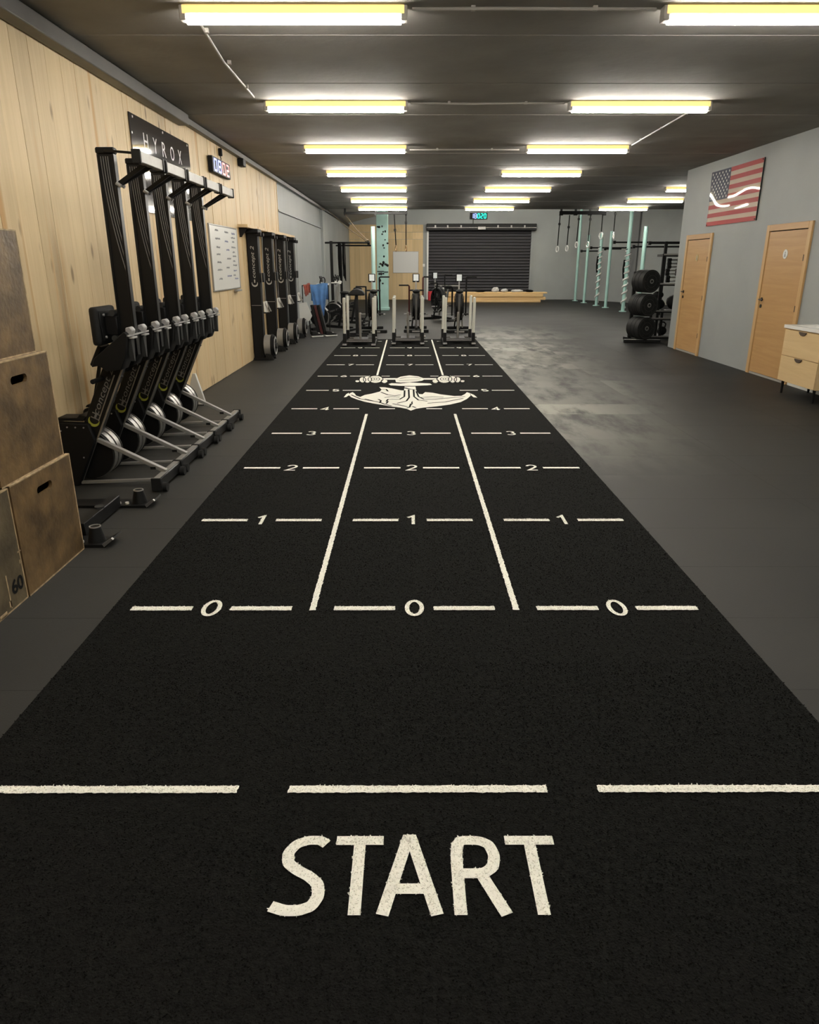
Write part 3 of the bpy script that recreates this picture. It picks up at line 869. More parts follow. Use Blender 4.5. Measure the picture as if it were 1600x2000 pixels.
# ---------------- five rowers parked upright on their front feet
def make_rower():
    t = thing('rowing_machine', 'x', 'rowing machine', group='rowing machines standing upright by the timber wall')
    # monorail: an I-shaped aluminium beam
    b = B()
    b.b2(-0.232, -0.138, -0.017, 0.017, 0.96, 2.255)
    b.b2(-0.240, -0.226, -0.027, 0.027, 0.96, 2.255)
    b.b2(-0.142, -0.128, -0.027, 0.027, 0.96, 2.255)
    b.build('monorail', 'black_gloss', t, bevel=0.002)
    for k, xx in enumerate((-0.216, -0.200, -0.184, -0.170)):  # lamp reflections on the rail side, put in as curved grey strips
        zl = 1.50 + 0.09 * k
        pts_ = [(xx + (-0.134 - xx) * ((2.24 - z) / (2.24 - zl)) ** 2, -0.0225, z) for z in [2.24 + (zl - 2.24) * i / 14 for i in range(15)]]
        B().tube(pts_, 0.0030, 6).build('rail_glint', 'glint', t)
    B().b2(-0.2415, -0.2395, -0.022, 0.022, 1.0, 2.25).build('rail_track', 'steel', t, smooth=False)
    B().b2(-0.246, -0.122, -0.031, 0.031, 2.255, 2.295).build('rail_cap', 'black_plastic', t, bevel=0.008)
    # rear legs and rear foot: with the machine on end they stick out into the room
    B().bar((-0.19, -0.022, 2.275), (0.085, -0.15, 2.240), 0.014, 0.014).build('rear_leg_stay', 'black', t)
    for s in (-1, 1):
        B().bar((-0.13, s * 0.012, 2.07), (0.085, s * 0.06, 2.19), 0.024, 0.02).build('rear_leg', 'black', t)
        B().cyl((-0.13, s * 0.03, 2.08), (-0.10, s * 0.03, 2.06), 0.012, 10).build('leg_bolt', 'grey', t)
    b = B(); b.b2(0.066, 0.112, -0.225, 0.225, 2.180, 2.250); b.build('rear_foot', 'alu', t, bevel=0.005)
    for s in (-1, 1):
        B().b2(0.061, 0.118, s * 0.225 - 0.012, s * 0.225 + 0.012, 2.173, 2.257).build('foot_cap', 'black_rubber', t, bevel=0.004)
    # seat on its carriage
    st = B().b2(-0.385, -0.325, -0.165, 0.165, 1.035, 1.295).build('seat', 'black_rubber', t, bevel=0.028, seg=3)
    B().b2(-0.326, -0.318, -0.135, 0.135, 1.06, 1.27).build('seat_plate', 'black', st, bevel=0.004)
    for yy, zz in ((-0.08, 1.09), (0.08, 1.09), (-0.08, 1.24), (0.08, 1.24)):
        B().cyl((-0.318, yy, zz), (-0.308, yy, zz), 0.009, 8).build('screw', 'grey', st)
    B().b2(-0.32, -0.235, -0.06, 0.06, 1.10, 1.23).build('seat_carriage', 'black_plastic', t, bevel=0.006)
    for zz in (1.08, 1.25):
        B().cyl((-0.26, -0.075, zz), (-0.26, 0.075, zz), 0.021, 12).build('seat_roller', 'grey_rubber', t)
    # foot boards, one on each side of the rail, with grey heel cups and straps
    for s in (-1, 1):
        y0, y1 = s * 0.045, s * 0.195
        fb = B().prism([(-0.125, 1.115), (-0.145, 1.135), (-0.375, 0.955), (-0.40, 0.895), (-0.345, 0.905), (-0.30, 0.865), (-0.20, 0.875), (-0.155, 0.96)], 'y', y0, y1).build('foot_board', 'black_plastic', t, bevel=0.004)
        B().prism([(-0.155, 1.108), (-0.112, 1.108), (-0.100, 1.14), (-0.118, 1.165), (-0.150, 1.158)], 'y', s * 0.085, s * 0.150).build('heel_cup', 'grey', fb, bevel=0.006)
        B().b2(-0.128, -0.098, s * 0.075, s * 0.165, 1.084, 1.097).build('heel_lip', 'grey', fb, bevel=0.003)
        B().prism([(s * 0.09, 1.08), (s * 0.15, 1.08), (s * 0.128, 0.93), (s * 0.112, 0.93)], 'x', -0.150, -0.118).build('foot_strap', 'grey_rubber', fb, smooth=False)
        B().b2(-0.37, -0.36, s * 0.08, s * 0.16, 0.93, 0.955).build('strap_buckle', 'steel', fb)
    B().bar((-0.118, -0.205, 1.108), (-0.118, 0.205, 1.108), 0.010, 0.010, (0, 0, 1)).build('foot_bar', 'grey', t)
    # main beam down to the flywheel, its near side carries the maker's lettering
    top, bot = Vector((-0.195, 0.985)), Vector((-0.655, 0.03))
    dv = (bot - top).normalized(); nv = Vector((-0.906, 0.423))  # towards the wall
    wv_ = 0.125
    poly = [top, bot, bot + nv * wv_, top + nv * wv_]
    B().prism([tuple(p) for p in poly], 'y', -0.045, 0.045).build('main_beam', 'black_gloss', t, bevel=0.004)
    B().bar((top.x - 0.0, -0.048, top.y - 0.02), (bot.x, -0.048, bot.y), 0.010, 0.012).build('beam_edge', 'steel', t)
    B().bar((top.x + nv.x * wv_, -0.048, 0.82), (top.x + nv.x * wv_ + dv.x * 0.37, -0.048, 0.82 + dv.y * 0.37), 0.007, 0.008).build('beam_edge', 'steel', t)
    up = (-dv.x, 0, -dv.y); side = (nv.x, 0, nv.y)
    mid = top + dv * 0.345 + nv * (wv_ * 0.50)
    text('maker_lettering', 'concept 2', 0.060, 'logo_grey', t, (mid.x, -0.0462, mid.y), up, side, shear=0.25, width=0.36)
    lg = top + dv * 0.585 + nv * (wv_ * 0.50)
    n = 14
    cres = [(0.042 * math.cos(a), 0.042 * math.sin(a)) for a in [math.radians(60 + 240 * i / n) for i in range(n + 1)]]
    inner = [(0.013 + 0.034 * math.cos(a), 0.034 * math.sin(a)) for a in [math.radians(275 - 190 * i / n) for i in range(n + 1)]]
    U, Sd = Vector(up), Vector(side)
    o3 = Vector((lg.x, -0.0463, lg.y))
    me = bpy.data.meshes.new('maker_mark')
    qs = cres; ps = [(0.013 + 0.034 * math.cos(math.radians(85 + 190 * i / n)), 0.034 * math.sin(math.radians(85 + 190 * i / n))) for i in range(n + 1)]
    vs = [o3 + U * p[0] + Sd * p[1] for p in qs] + [o3 + U * p[0] + Sd * p[1] for p in ps]
    me.from_pydata([tuple(v) for v in vs], [], [(i, i + 1, n + 2 + i, n + 1 + i) for i in range(n)])
    me.materials.append(M['logo_green']); me.update(); obj('maker_mark', me, t)
    b = B()
    for (u0, u1, s0, s1) in ((0.024, 0.060, -0.008, 0.008), (0.020, 0.028, -0.03, 0.03), (0.056, 0.064, -0.03, 0.03)):
        b.add([o3 + U * a + Sd * c_ for a, c_ in ((u0, s0), (u1, s0), (u1, s1), (u0, s1))], [(0, 1, 2, 3)])
    me = bpy.data.meshes.new('maker_mark'); me.from_pydata(b.v, [], b.f); me.materials.append(M['logo_grey']); me.update(); obj('maker_mark', me, t)
    # flywheel: black side cover near the wall, bright cage rim towards the room
    B().prism([(-0.79, 0.0), (-0.665, 0.0), (-0.50, 0.345), (-0.535, 0.47), (-0.78, 0.485), (-0.80, 0.46)], 'y', -0.085, -0.02).build('flywheel_cover', 'black_plastic', t, bevel=0.008)
    for (xx, zz) in ((-0.76, 0.45), (-0.69, 0.448), (-0.63, 0.446), (-0.57, 0.444), (-0.60, 0.22), (-0.74, 0.42)):
        B().cyl((xx, -0.085, zz), (xx, -0.089, zz), 0.006, 8).build('screw', 'grey', t)
    B().prism([(-0.785, 0.49), (-0.58, 0.487), (-0.55, 0.52), (-0.60, 0.535), (-0.62, 0.51), (-0.77, 0.51)], 'y', -0.06, 0.10).build('cover_lid', 'black_plastic', t, bevel=0.004)
    cx, cz, r = -0.595, 0.225, 0.192
    B().cyl((cx, -0.02, cz), (cx, 0.15, cz), r - 0.006, 36).build('flywheel', 'black', t)
    B().ring((cx, 0.03, cz), (0, 1, 0), r, r - 0.012, 0.055, 36).build('cage_band', 'chrome', t)
    B().ring((cx, 0.11, cz), (0, 1, 0), r, r - 0.012, 0.060, 36).build('cage_band', 'chrome', t)
    B().ring((cx, 0.15, cz), (0, 1, 0), r + 0.004, r - 0.02, 0.012, 36).build('cage_rim', 'black_plastic', t)
    # front legs and front foot on the floor
    B().bar((-0.50, -0.035, 0.345), (-0.02, -0.035, 0.10), 0.030, 0.042).build('front_leg', 'alu', t, bevel=0.003)
    B().b2(-0.13, -0.09, -0.057, -0.054, 0.12, 0.14).build('leg_slot', 'black', t)
    B().bar((-0.655, -0.06, 0.022), (-0.02, -0.06, 0.045), 0.022, 0.030).build('front_leg', 'alu', t, bevel=0.003)
    B().b2(-0.06, 0.0, -0.25, 0.25, 0.022, 0.100).build('front_foot', 'black_gloss', t, bevel=0.006)
    B().b2(-0.052, -0.008, -0.25, 0.25, 0.1, 0.1035).build('foot_top', 'alu', t)
    for s in (-1, 1):
        B().cyl((0.005, s * 0.215, 0.034), (0.040, s * 0.215, 0.034), 0.034, 16).build('caster', 'black_rubber', t)
        B().b2(-0.064, 0.012, s * 0.25 - 0.008, s * 0.25 + 0.008, 0.012, 0.108).build('foot_cap', 'black_rubber', t, bevel=0.004)
    # handle in its hook, monitor folded down
    B().cyl((-0.405, -0.20, 0.795), (-0.405, 0.20, 0.795), 0.017, 12).build('handle', 'black_rubber', t)
    B().prism([(-0.40, 0.77), (-0.30, 0.84), (-0.27, 0.80), (-0.36, 0.735), (-0.385, 0.735)], 'y', -0.025, 0.025).build('handle_hook', 'black_plastic', t, bevel=0.004)
    B().bar((-0.56, 0.07, 0.50), (-0.44, 0.07, 0.93), 0.02, 0.02).build('monitor_arm', 'black', t)
    B().box((-0.43, 0.05, 0.95), (0.035, 0.17, 0.16), Euler((0, 0.5, 0)).to_matrix()).build('monitor', 'black_plastic', t, bevel=0.008)
    return t
rw = make_rower()
RLAB = ['upright black rowing machine nearest the jump boxes, its seat pad showing in full', 'second upright black rowing machine from the jump boxes',
        'middle one of five upright black rowing machines', 'second upright black rowing machine from the white wall board', 'upright black rowing machine nearest the white wall board']
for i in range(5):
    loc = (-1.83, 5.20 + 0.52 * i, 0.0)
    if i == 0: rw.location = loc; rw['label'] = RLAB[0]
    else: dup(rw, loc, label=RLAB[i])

# white sheet leaning between the last rower and the wall
wsht = thing('white_panel', 'small white panel leaning on the floor behind the last upright rower', 'panel', (-2.50, 8.35, 0))
B().prism([(-0.10, 0.0), (0.075, 0.0), (0.085, 0.045), (0.0, 0.37), (-0.035, 0.37), (-0.13, 0.06)], 'y', -0.02, 0.02).build('sheet', 'white', wsht, bevel=0.004)
B().b2(-0.10, 0.07, -0.022, 0.022, 0.0, 0.012).build('rubber_edge', 'grey_rubber', wsht)

# ---------------- HYROX board on the timber wall
hb = thing('wall_sign', 'large glossy black wall sign with white letters HYROX, behind the rowers', 'sign', (WX, 8.63, 2.07))
B().b2(0.004, 0.012, -0.98, 0.98, 0.0, 0.875).build('board', 'acrylic', hb, bevel=0.002)
letters = 'HYROX'
for i, ch in enumerate(letters):
    yy = -0.57 + i * 0.285
    text('sign_letter', ch, 0.145, 'white_letter', hb, (0.0128, yy, 0.675), (0, 1, 0), (0, 0, 1), width=0.125 if ch != 'O' else 0.13)
for (yy, zz) in ((-0.9, 0.845), (0.0, 0.845), (0.9, 0.845), (-0.955, 0.70), (-0.955, 0.06), (0.955, 0.06)):
    B().cyl((0.012, yy, zz), (0.018, yy, zz), 0.012, 10).build('screw', 'steel', hb)

# ---------------- LED timer on the timber wall
SEG = {'a': (0, 1, 1, 1), 'b': (1, 1, 1, .5), 'c': (1, .5, 1, 0), 'd': (0, 0, 1, 0), 'e': (0, .5, 0, 0), 'f': (0, 1, 0, .5), 'g': (0, .5, 1, .5)}
def seven(b, s, org, xd, yd, wd, ht, th, nd):
    org, xd, yd, nd = Vector(org), Vector(xd), Vector(yd), Vector(nd)
    for k in s:
        x0, y0, x1, y1 = SEG[k]
        p = org + xd * (x0 * wd) + yd * (y0 * ht); q = org + xd * (x1 * wd) + yd * (y1 * ht)
        b.bar(p, q, th, 0.004, nd)
    return b
def led_timer(name, label, loc, axis_x, normal, wd, ht, digits, parts_mat):
    t = thing(name, label, 'timer', loc)
    X, Nn, Z = Vector(axis_x), Vector(normal), Vector((0, 0, 1))
    R = Matrix((X, Nn, Z)).transposed()
    B().box(Nn * 0.035, (wd, 0.06, ht), R).build('housing', 'black_plastic', t, bevel=0.006)
    n = len(digits); cell = wd * 0.92 / n
    for i, (sg, m_) in enumerate(zip(digits, parts_mat)):
        b = B()
        o_ = X * (-wd * 0.46 + cell * (i + 0.2)) - Z * (ht * 0.34) + Nn * 0.067
        seven(b, sg, o_, X, Z, cell * 0.58, ht * 0.68, ht * 0.11, Nn)
        b.build('digit', m_, t, smooth=False)
    return t
lt = led_timer('led_timer', 'small LED timer with blue and red digits on the timber wall above the rowers', (WX, 11.0, 2.84), (0, 1, 0), (1, 0, 0), 1.0, 0.20,
               ['abcdef', 'abcdefg', 'abcdef', 'abged'], ['led_blue', 'led_blue', 'led_red', 'led_red'])
pb = thing('power_plug', 'small black plug with a cable on the timber wall above the red and blue timer', 'plug', (WX, 11.15, 3.02))
B().b2(0.0, 0.05, -0.03, 0.03, -0.01, 0.09).build('plug_body', 'black_plastic', pb, bevel=0.01)
B().tube([(0.02, 0.0, -0.01), (0.025, 0.01, -0.05), (0.02, -0.06, -0.085)], 0.006, 6).build('cable', 'black_plastic', pb)

# ---------------- white board with marker notes
def whiteboard(name, label, loc, X, Nn, wd, ht, m_):
    t = thing(name, label, 'whiteboard', loc)
    X, Nn, Z = Vector(X), Vector(Nn), Vector((0, 0, 1)); R = Matrix((X, Nn, Z)).transposed()
    B().box(Nn * 0.010 + Z * (ht / 2), (wd, 0.012, ht), R).build('panel', m_, t, smooth=False)
    for (cx, cz, sx, sz) in ((0, ht, wd + .03, .018), (0, 0, wd + .03, .018), (-wd / 2, ht / 2, .018, ht), (wd / 2, ht / 2, .018, ht)):
        B().box(Nn * 0.012 + X * cx + Z * cz, (sx, 0.022, sz), R).build('frame', 'frame_alu', t, bevel=0.003)
    return t
nb = whiteboard('whiteboard', 'white board with faint marker notes on the timber wall beside the rowers', (WX, 11.02, 1.22), (0, 1, 0), (1, 0, 0), 1.62, 0.86, 'whiteboard')
B().b2(0.02, 0.075, 0.35, 0.65, -0.045, -0.02).build('pen_tray', 'frame_alu', nb, bevel=0.003)
rn = random.Random(3)
for k in range(3):
    col_y = (-0.52, 0.02, 0.42)[k]
    for r_ in range((7, 6, 11)[k]):
        zz = 0.80 - r_ * (0.105, 0.12, 0.066)[k] - rn.uniform(0, .02)
        if zz < 0.06: continue
        b = B(); yy = col_y + rn.uniform(-.04, .05)
        pts_ = []
        n = rn.randint(7, 13)
        for q_ in range(n):
            pts_.append((0.0175, yy + q_ * 0.022, zz + (0.016 if q_ % 2 else -0.012) * rn.uniform(.4, 1.0)))
        b.tube(pts_, 0.0035, 4)
        b.build('marker_note', 'ink_blue' if rn.random() < .25 else 'ink', nb, smooth=False)

# ---------------- wooden rail and four ski machines
sr = thing('mounting_shelf', 'long wooden rail along the wall holding the ski machines at the top', 'shelf', (WX, 12.0, 2.085))
B().b2(0.0, 0.16, 0.0, 4.9, 0.03, 0.075).build('shelf_board', 'pine', sr, smooth=False)
for yy in (0.12, 4.75):
    B().prism([(0.0, -0.11), (0.03, -0.11), (0.13, 0.03), (0.0, 0.03)], 'y', yy - 0.012, yy + 0.012).build('bracket', 'black', sr, smooth=False)

def make_ski():
    t = thing('ski_machine', 'x', 'ski machine', group='ski machines along the left wall')
    B().b2(0.01, 0.19, -0.085, 0.085, 0.02, 2.06).build('tower', 'black_plastic', t, bevel=0.012)
    B().b2(0.0, 0.22, -0.17, 0.17, 2.045, 2.112).build('top_cover', 'black_plastic', t, bevel=0.012)
    B().b2(0.01, 0.27, -0.15, 0.15, 0.0, 0.04).build('base_plate', 'black', t, bevel=0.004)
    text('maker_lettering', 'concept 2', 0.075, 'logo_white', t, (0.10, -0.0862, 1.60), (0, 0, 1), (-1, 0, 0), shear=0.25, width=0.50)
    U, Sd = Vector((0, 0, 1)), Vector((-1, 0, 0)); o3 = Vector((0.10, -0.0863, 1.26)); n = 12
    me = bpy.data.meshes.new('maker_mark')
    qs = [(0.052 * math.cos(math.radians(60 + 240 * i / n)), 0.052 * math.sin(math.radians(60 + 240 * i / n))) for i in range(n + 1)]
    ps = [(0.016 + 0.042 * math.cos(math.radians(85 + 190 * i / n)), 0.042 * math.sin(math.radians(85 + 190 * i / n))) for i in range(n + 1)]
    vs = [o3 + U * p[0] + Sd * p[1] for p in qs + ps]
    me.from_pydata([tuple(v) for v in vs], [], [(i, i + 1, n + 2 + i, n + 1 + i) for i in range(n)])
    me.materials.append(M['logo_white']); me.update(); obj('maker_mark', me, t)
    B().b2(0.09, 0.11, -0.0868, -0.0862, 1.275, 1.325).build('maker_mark', 'logo_white', t, smooth=False)
    B().b2(0.015, 0.188, -0.0870, -0.0855, 0.905, 0.912).build('seam', 'grey', t, smooth=False)
    for s in (-1, 1):
        B().cyl((0.19, s * 0.12, 2.03), (0.26, s * 0.12, 2.03), 0.03, 12).build('pulley', 'black_plastic', t)
        B().tube([(0.23, s * 0.12, 2.02), (0.22, s * 0.11, 1.5), (0.235, s * 0.075, 0.96)], 0.005, 6).build('cord', 'alu', t)
        h = B().cyl((0.235, s * 0.075, 0.97), (0.245, s * 0.085, 0.79), 0.020, 10).build('handle', 'white', t)
        B().box((0.25, s * 0.11, 0.79), (0.05, 0.08, 0.022)).build('handle_foot', 'black_rubber', h, bevel=0.006)
        B().bar((0.245, s * 0.085, 0.955), (0.31, s * 0.10, 0.80), 0.022, 0.006).build('hand_strap', 'alu', h)
    B().b2(0.19, 0.25, -0.075, 0.075, 1.28, 1.43).build('monitor', 'black_plastic', t, bevel=0.01)
    # flywheel in a perforated cage at the foot, facing the room
    c = (0.36, 0.0, 0.235)
    B().cyl((0.18, 0, c[2]), (0.37, 0, c[2]), 0.168, 28).build('flywheel', 'black', t)
    B().ring((0.255, 0, c[2]), (1, 0, 0), 0.182, 0.17, 0.115, 28).build('cage_band', 'alu', t)
    B().ring((0.325, 0, c[2]), (1, 0, 0), 0.192, 0.165, 0.030, 28).build('cage_rim', 'black_plastic', t)
    B().ring((0.372, 0, c[2]), (1, 0, 0), 0.15, 0.12, 0.012, 24).build('vent_ring', 'grey', t)
    B().cyl((0.37, 0, c[2]), (0.40, 0, c[2]), 0.05, 16).build('damper', 'grey_rubber', t)
    for s in (-1, 1):
        B().prism([(0.20, 0.0), (0.35, 0.0), (0.33, 0.08), (0.22, 0.12)], 'y', s * 0.12 - 0.012, s * 0.12 + 0.012).build('stand_foot', 'black_rubber', t, bevel=0.004)
    return t
sk = make_ski()
SLAB = ['black ski machine nearest the white board, first of four', 'second black ski machine from the white board', 'third black ski machine from the white board', 'farthest of the four black ski machines, against the grey wall']
for i in range(4):
    loc = (WX + 0.002, 12.62 + 1.30 * i, 0.0)
    if i == 0: sk.location = loc; sk['label'] = SLAB[0]
    else: dup(sk, loc, label=SLAB[i])

# ---------------- exercise bikes and clutter along the grey part of the left wall
def make_erg_bike():
    """bike with a caged flywheel in front; rider looks along +y, saddle at -y"""
    t = thing('exercise_bike', 'x', 'exercise bike', group='exercise bikes beside the grey wall')
    B().b2(-0.28, 0.28, -0.50, -0.43, 0.0, 0.06).build('rear_foot', 'black', t, bevel=0.01)
    B().b2(-0.22, 0.22, 0.52, 0.59, 0.0, 0.06).build('front_foot', 'black', t, bevel=0.01)
    B().bar((0, -0.47, 0.06), (0, 0.55, 0.12), 0.07, 0.05, (1, 0, 0)).build('floor_beam', 'black_gloss', t, bevel=0.006)
    B().bar((0, -0.10, 0.10), (0, -0.26, 0.86), 0.06, 0.05, (1, 0, 0)).build('seat_tube', 'black_gloss', t, bevel=0.006)
    B().bar((0, 0.40, 0.10), (0, 0.26, 1.0), 0.06, 0.05, (1, 0, 0)).build('steering_tube', 'alu', t, bevel=0.006)
    B().bar((0, -0.17, 0.52), (0, 0.35, 0.40), 0.06, 0.09, (1, 0, 0)).build('cross_beam', 'black_gloss', t, bevel=0.006)
    text('maker_lettering', 'concept 2', 0.05, 'logo_grey', t, (-0.046, 0.09, 0.46), (0, -0.974, 0.225), (0, 0.225, 0.974), shear=0.25, width=0.34)
    B().cyl((-0.08, 0.40, 0.33), (0.08, 0.40, 0.33), 0.24, 28).build('flywheel', 'black', t)
    B().ring((0, 0.40, 0.33), (1, 0, 0), 0.252, 0.238, 0.11, 28).build('cage_band', 'alu', t)
    s_ = B().sph((0, -0.28, 0.90), 0.13, (0.85, 1.0, 0.33)).build('saddle', 'black_rubber', t)
    B().tube([(-0.21, 0.38, 1.10), (-0.22, 0.22, 1.10), (-0.10, 0.19, 1.08), (0.10, 0.19, 1.08), (0.22, 0.22, 1.10), (0.21, 0.38, 1.10)], 0.016, 8).build('handlebar', 'white', t)
    B().torus((0, 0.30, 1.16), (0.3, 1, 0.2), 0.10, 0.014).build('grip_loop', 'black_rubber', t)
    B().box((0, 0.33, 1.22), (0.15, 0.03, 0.14), Euler((-0.3, 0, 0)).to_matrix()).build('monitor', 'black_plastic', t, bevel=0.01)
    for s in (-1, 1):
        B().bar((s * 0.06, 0.02, 0.30), (s * 0.075, 0.02 + s * 0.12, 0.30 - s * 0.10), 0.02, 0.03).build('crank', 'alu', t)
        B().box((s * 0.13, 0.02 + s * 0.12, 0.30 - s * 0.10), (0.10, 0.09, 0.025)).build('pedal', 'black_plastic', t, bevel=0.004)
    return t
eb = make_erg_bike()
eb.location = (-1.85, 18.4, 0); eb.rotation_euler = (0, 0, PI / 2 - 0.25); eb['label'] = 'exercise bike beside the grey wall with the blue towel over it'
dup(eb, (-1.65, 19.9, 0), PI / 2 - 0.1, 'exercise bike beside the grey wall, behind the one with the towel')
dup(eb, (-1.75, 21.4, 0), PI / 2, 'farthest exercise bike beside the grey wall, under the black bar frame')

def towel(name, label, m_, loc, w_, drop1, drop2, top, rz):
    """cloth hung over an edge: a folded sheet with thickness and soft folds"""
    t = thing(name, label, 'towel', loc, rz)
    n, k = 16, 14
    V = []
    total = drop1 + 0.10 + drop2
    for j in range(k + 1):
        sdist = total * j / k
        if sdist < drop1: yy, zz = -0.06 - 0.02 * (drop1 - sdist), top - (drop1 - sdist)
        elif sdist < drop1 + 0.10:
            a = (sdist - drop1) / 0.10; yy, zz = -0.06 + 0.12 * a, top + 0.03 * math.sin(PI * a)
        else: yy, zz = 0.06 + 0.02 * (sdist - drop1 - 0.1), top - (sdist - drop1 - 0.10)
        for i in range(n + 1):
            u = i / n - 0.5
            taper = 1 - 0.55 * max(0, (top - zz) / max(drop1, .01)) if yy < 0 else 1
            V.append((u * w_ * taper, yy + 0.025 * math.sin(u * 17 + zz * 3) * min(1, (top + 0.03 - zz) * 4), zz + 0.02 * math.sin(u * 5)))
    F = [(j * (n + 1) + i, j * (n + 1) + i + 1, (j + 1) * (n + 1) + i + 1, (j + 1) * (n + 1) + i) for j in range(k) for i in range(n)]
    b = B(); b.add(V, F)
    o = b.build('cloth', m_, t)
    md = o.modifiers.new('thickness', 'SOLIDIFY'); md.thickness = 0.006
    return t
towel('towel', 'bright blue towel hanging over an exercise bike by the grey wall', 'towel_blue', (-2.14, 17.72, 0), 0.42, 0.72, 0.35, 1.10, 0.0)
towel('towel', 'small red towel hanging left of the blue towel', 'towel_red', (-2.43, 17.72, 0), 0.15, 0.24, 0.2, 1.10, 0.0)
tr = thing('added_towel_rail', 'added thin black rail stand carrying the blue and red towels', 'stand', (-2.25, 17.72, 0))  # added prop that gives the two towels something to hang from
B().bar((-0.30, 0, 1.085), (0.34, 0, 1.085), 0.02, 0.02, (0, 0, 1)).build('rail', 'black', tr)
for xx in (-0.29, 0.33):
    B().bar((xx, 0, 0.0), (xx, 0, 1.085), 0.02, 0.02).build('leg', 'black', tr)
    B().b2(xx - 0.015, xx + 0.015, -0.14, 0.14, 0.0, 0.02).build('foot', 'black', tr)
wpan = thing('leaning_board', 'white board leaning against the grey wall behind the last ski machine', 'board', (-2.45, 17.30, 0))
B().prism([(-0.12, 0.33), (-0.13, 0.70), (0.05, 0.73), (0.17, 0.42), (0.10, 0.30)], 'y', -0.015, 0.015).build('sheet', 'white', wpan, bevel=0.003)
B().bar((-0.08, 0, 0.0), (-0.05, 0, 0.36), 0.03, 0.02).build('prop', 'black', wpan)
B().bar((0.12, 0, 0.0), (0.10, 0, 0.36), 0.03, 0.02).build('prop', 'black', wpan)
for k, (xx, m_, lab) in enumerate(((-2.17, 'black_rubber', 'black folded mat leaning behind the white board, nearest it'), (-2.09, 'red', 'dark red folded mat leaning between two black ones'), (-2.01, 'black_rubber', 'black folded mat leaning under the blue towel'))):
    t = thing('folded_mat', lab, 'mat', (xx, 17.40, 0), group='folded mats leaning by the exercise bikes')
    B().prism([(0.0, 0.0), (0.06, 0.0), (-0.09, 0.66), (-0.15, 0.66)], 'y', -0.10, 0.12).build('mat_body', m_, t, bevel=0.006)
    B().prism([(0.062, 0.0), (0.066, 0.0), (-0.084, 0.66), (-0.088, 0.66)], 'y', -0.08, 0.10).build('mat_piping', 'grey_rubber', t)
for (xx, yy, lab) in ((-2.10, 16.62, 'black and white trainer shoe on the floor, nearer the wall'), (-1.80, 16.80, 'black and white trainer shoe on the floor, nearer the turf')):
    t = thing('trainer_shoe', lab, 'shoe', (xx, yy, 0), 0.5, group='pair of trainers by the ski machines')
    B().prism([(-0.14, 0.0), (0.14, 0.0), (0.15, 0.03), (-0.145, 0.03)], 'y', -0.045, 0.045).build('sole', 'white', t, bevel=0.008)
    B().prism([(-0.13, 0.03), (0.135, 0.03), (0.12, 0.06), (0.03, 0.085), (-0.03, 0.12), (-0.13, 0.125)], 'y', -0.04, 0.04).build('upper', 'black_rubber', t, bevel=0.015, seg=2)
    B().b2(-0.01, 0.06, -0.03, 0.03, 0.082, 0.09).build('laces', 'white', t)

# ================================================================== SLEDS AT THE END OF THE TURF
def make_sled():
    t = thing('push_sled', 'x', 'sled', group='push sleds at the end of the turf')
    for s in (-1, 1):
        B().prism([(-0.52, 0.05), (-0.47, 0.0), (0.52, 0.0), (0.57, 0.05), (0.52, 0.065), (-0.47, 0.065)], 'x', s * 0.29 - 0.04, s * 0.29 + 0.04).build('ski', 'black', t, bevel=0.004)
        B().b2(s * 0.29 - 0.042, s * 0.29 + 0.042, -0.55, -0.50, 0.02, 0.05).build('ski_tip', 'grey', t, bevel=0.005)
        for yy in (-0.42, 0.44):
            B().b2(s * 0.29 - 0.034, s * 0.29 + 0.034, yy - 0.034, yy + 0.034, 0.06, 0.245).build('pole_socket', 'black', t, bevel=0.004)
            p = B().cyl((s * 0.29, yy, 0.245), (s * 0.29 + 0.006, yy, 0.92), 0.029, 14).build('pole', 'pole_white', t)
            B().sph((s * 0.29 + 0.006, yy, 0.92), 0.029, (1, 1, 0.5), 12, 6).build('pole_tip', 'pole_white', p)
    for yy in (-0.40, -0.15, 0.10, 0.42):
        B().b2(-0.26, 0.26, yy - 0.03, yy + 0.03, 0.065, 0.095).build('cross_bar', 'black', t, bevel=0.004)
        B().b2(-0.255, 0.255, yy - 0.031, yy - 0.029, 0.085, 0.097).build('bar_edge', 'steel', t)
    B().b2(-0.15, 0.15, -0.16, 0.40, 0.095, 0.105).build('load_plate', 'black', t)
    B().cyl((0.0, 0.0, 0.10), (0.0, 0.0, 0.62), 0.025, 14).build('weight_post', 'steel', t)
    B().cyl((0.30, -0.40, 0.16), (0.36, -0.40, 0.16), 0.022, 10).build('locking_knob', 'steel', t)
    return t
sl = make_sled()
for i, (x, y, lab) in enumerate(((-1.01, 15.06, 'push sled with white poles at the end of the left turf lane'), (-0.03, 15.30, 'push sled with white poles at the end of the middle turf lane'), (1.01, 15.28, 'push sled with white poles at the end of the right turf lane'))):
    if i == 0: sl.location = (x, y, 0.0106); sl['label'] = lab
    else: dup(sl, (x, y, 0.0106), label=lab)

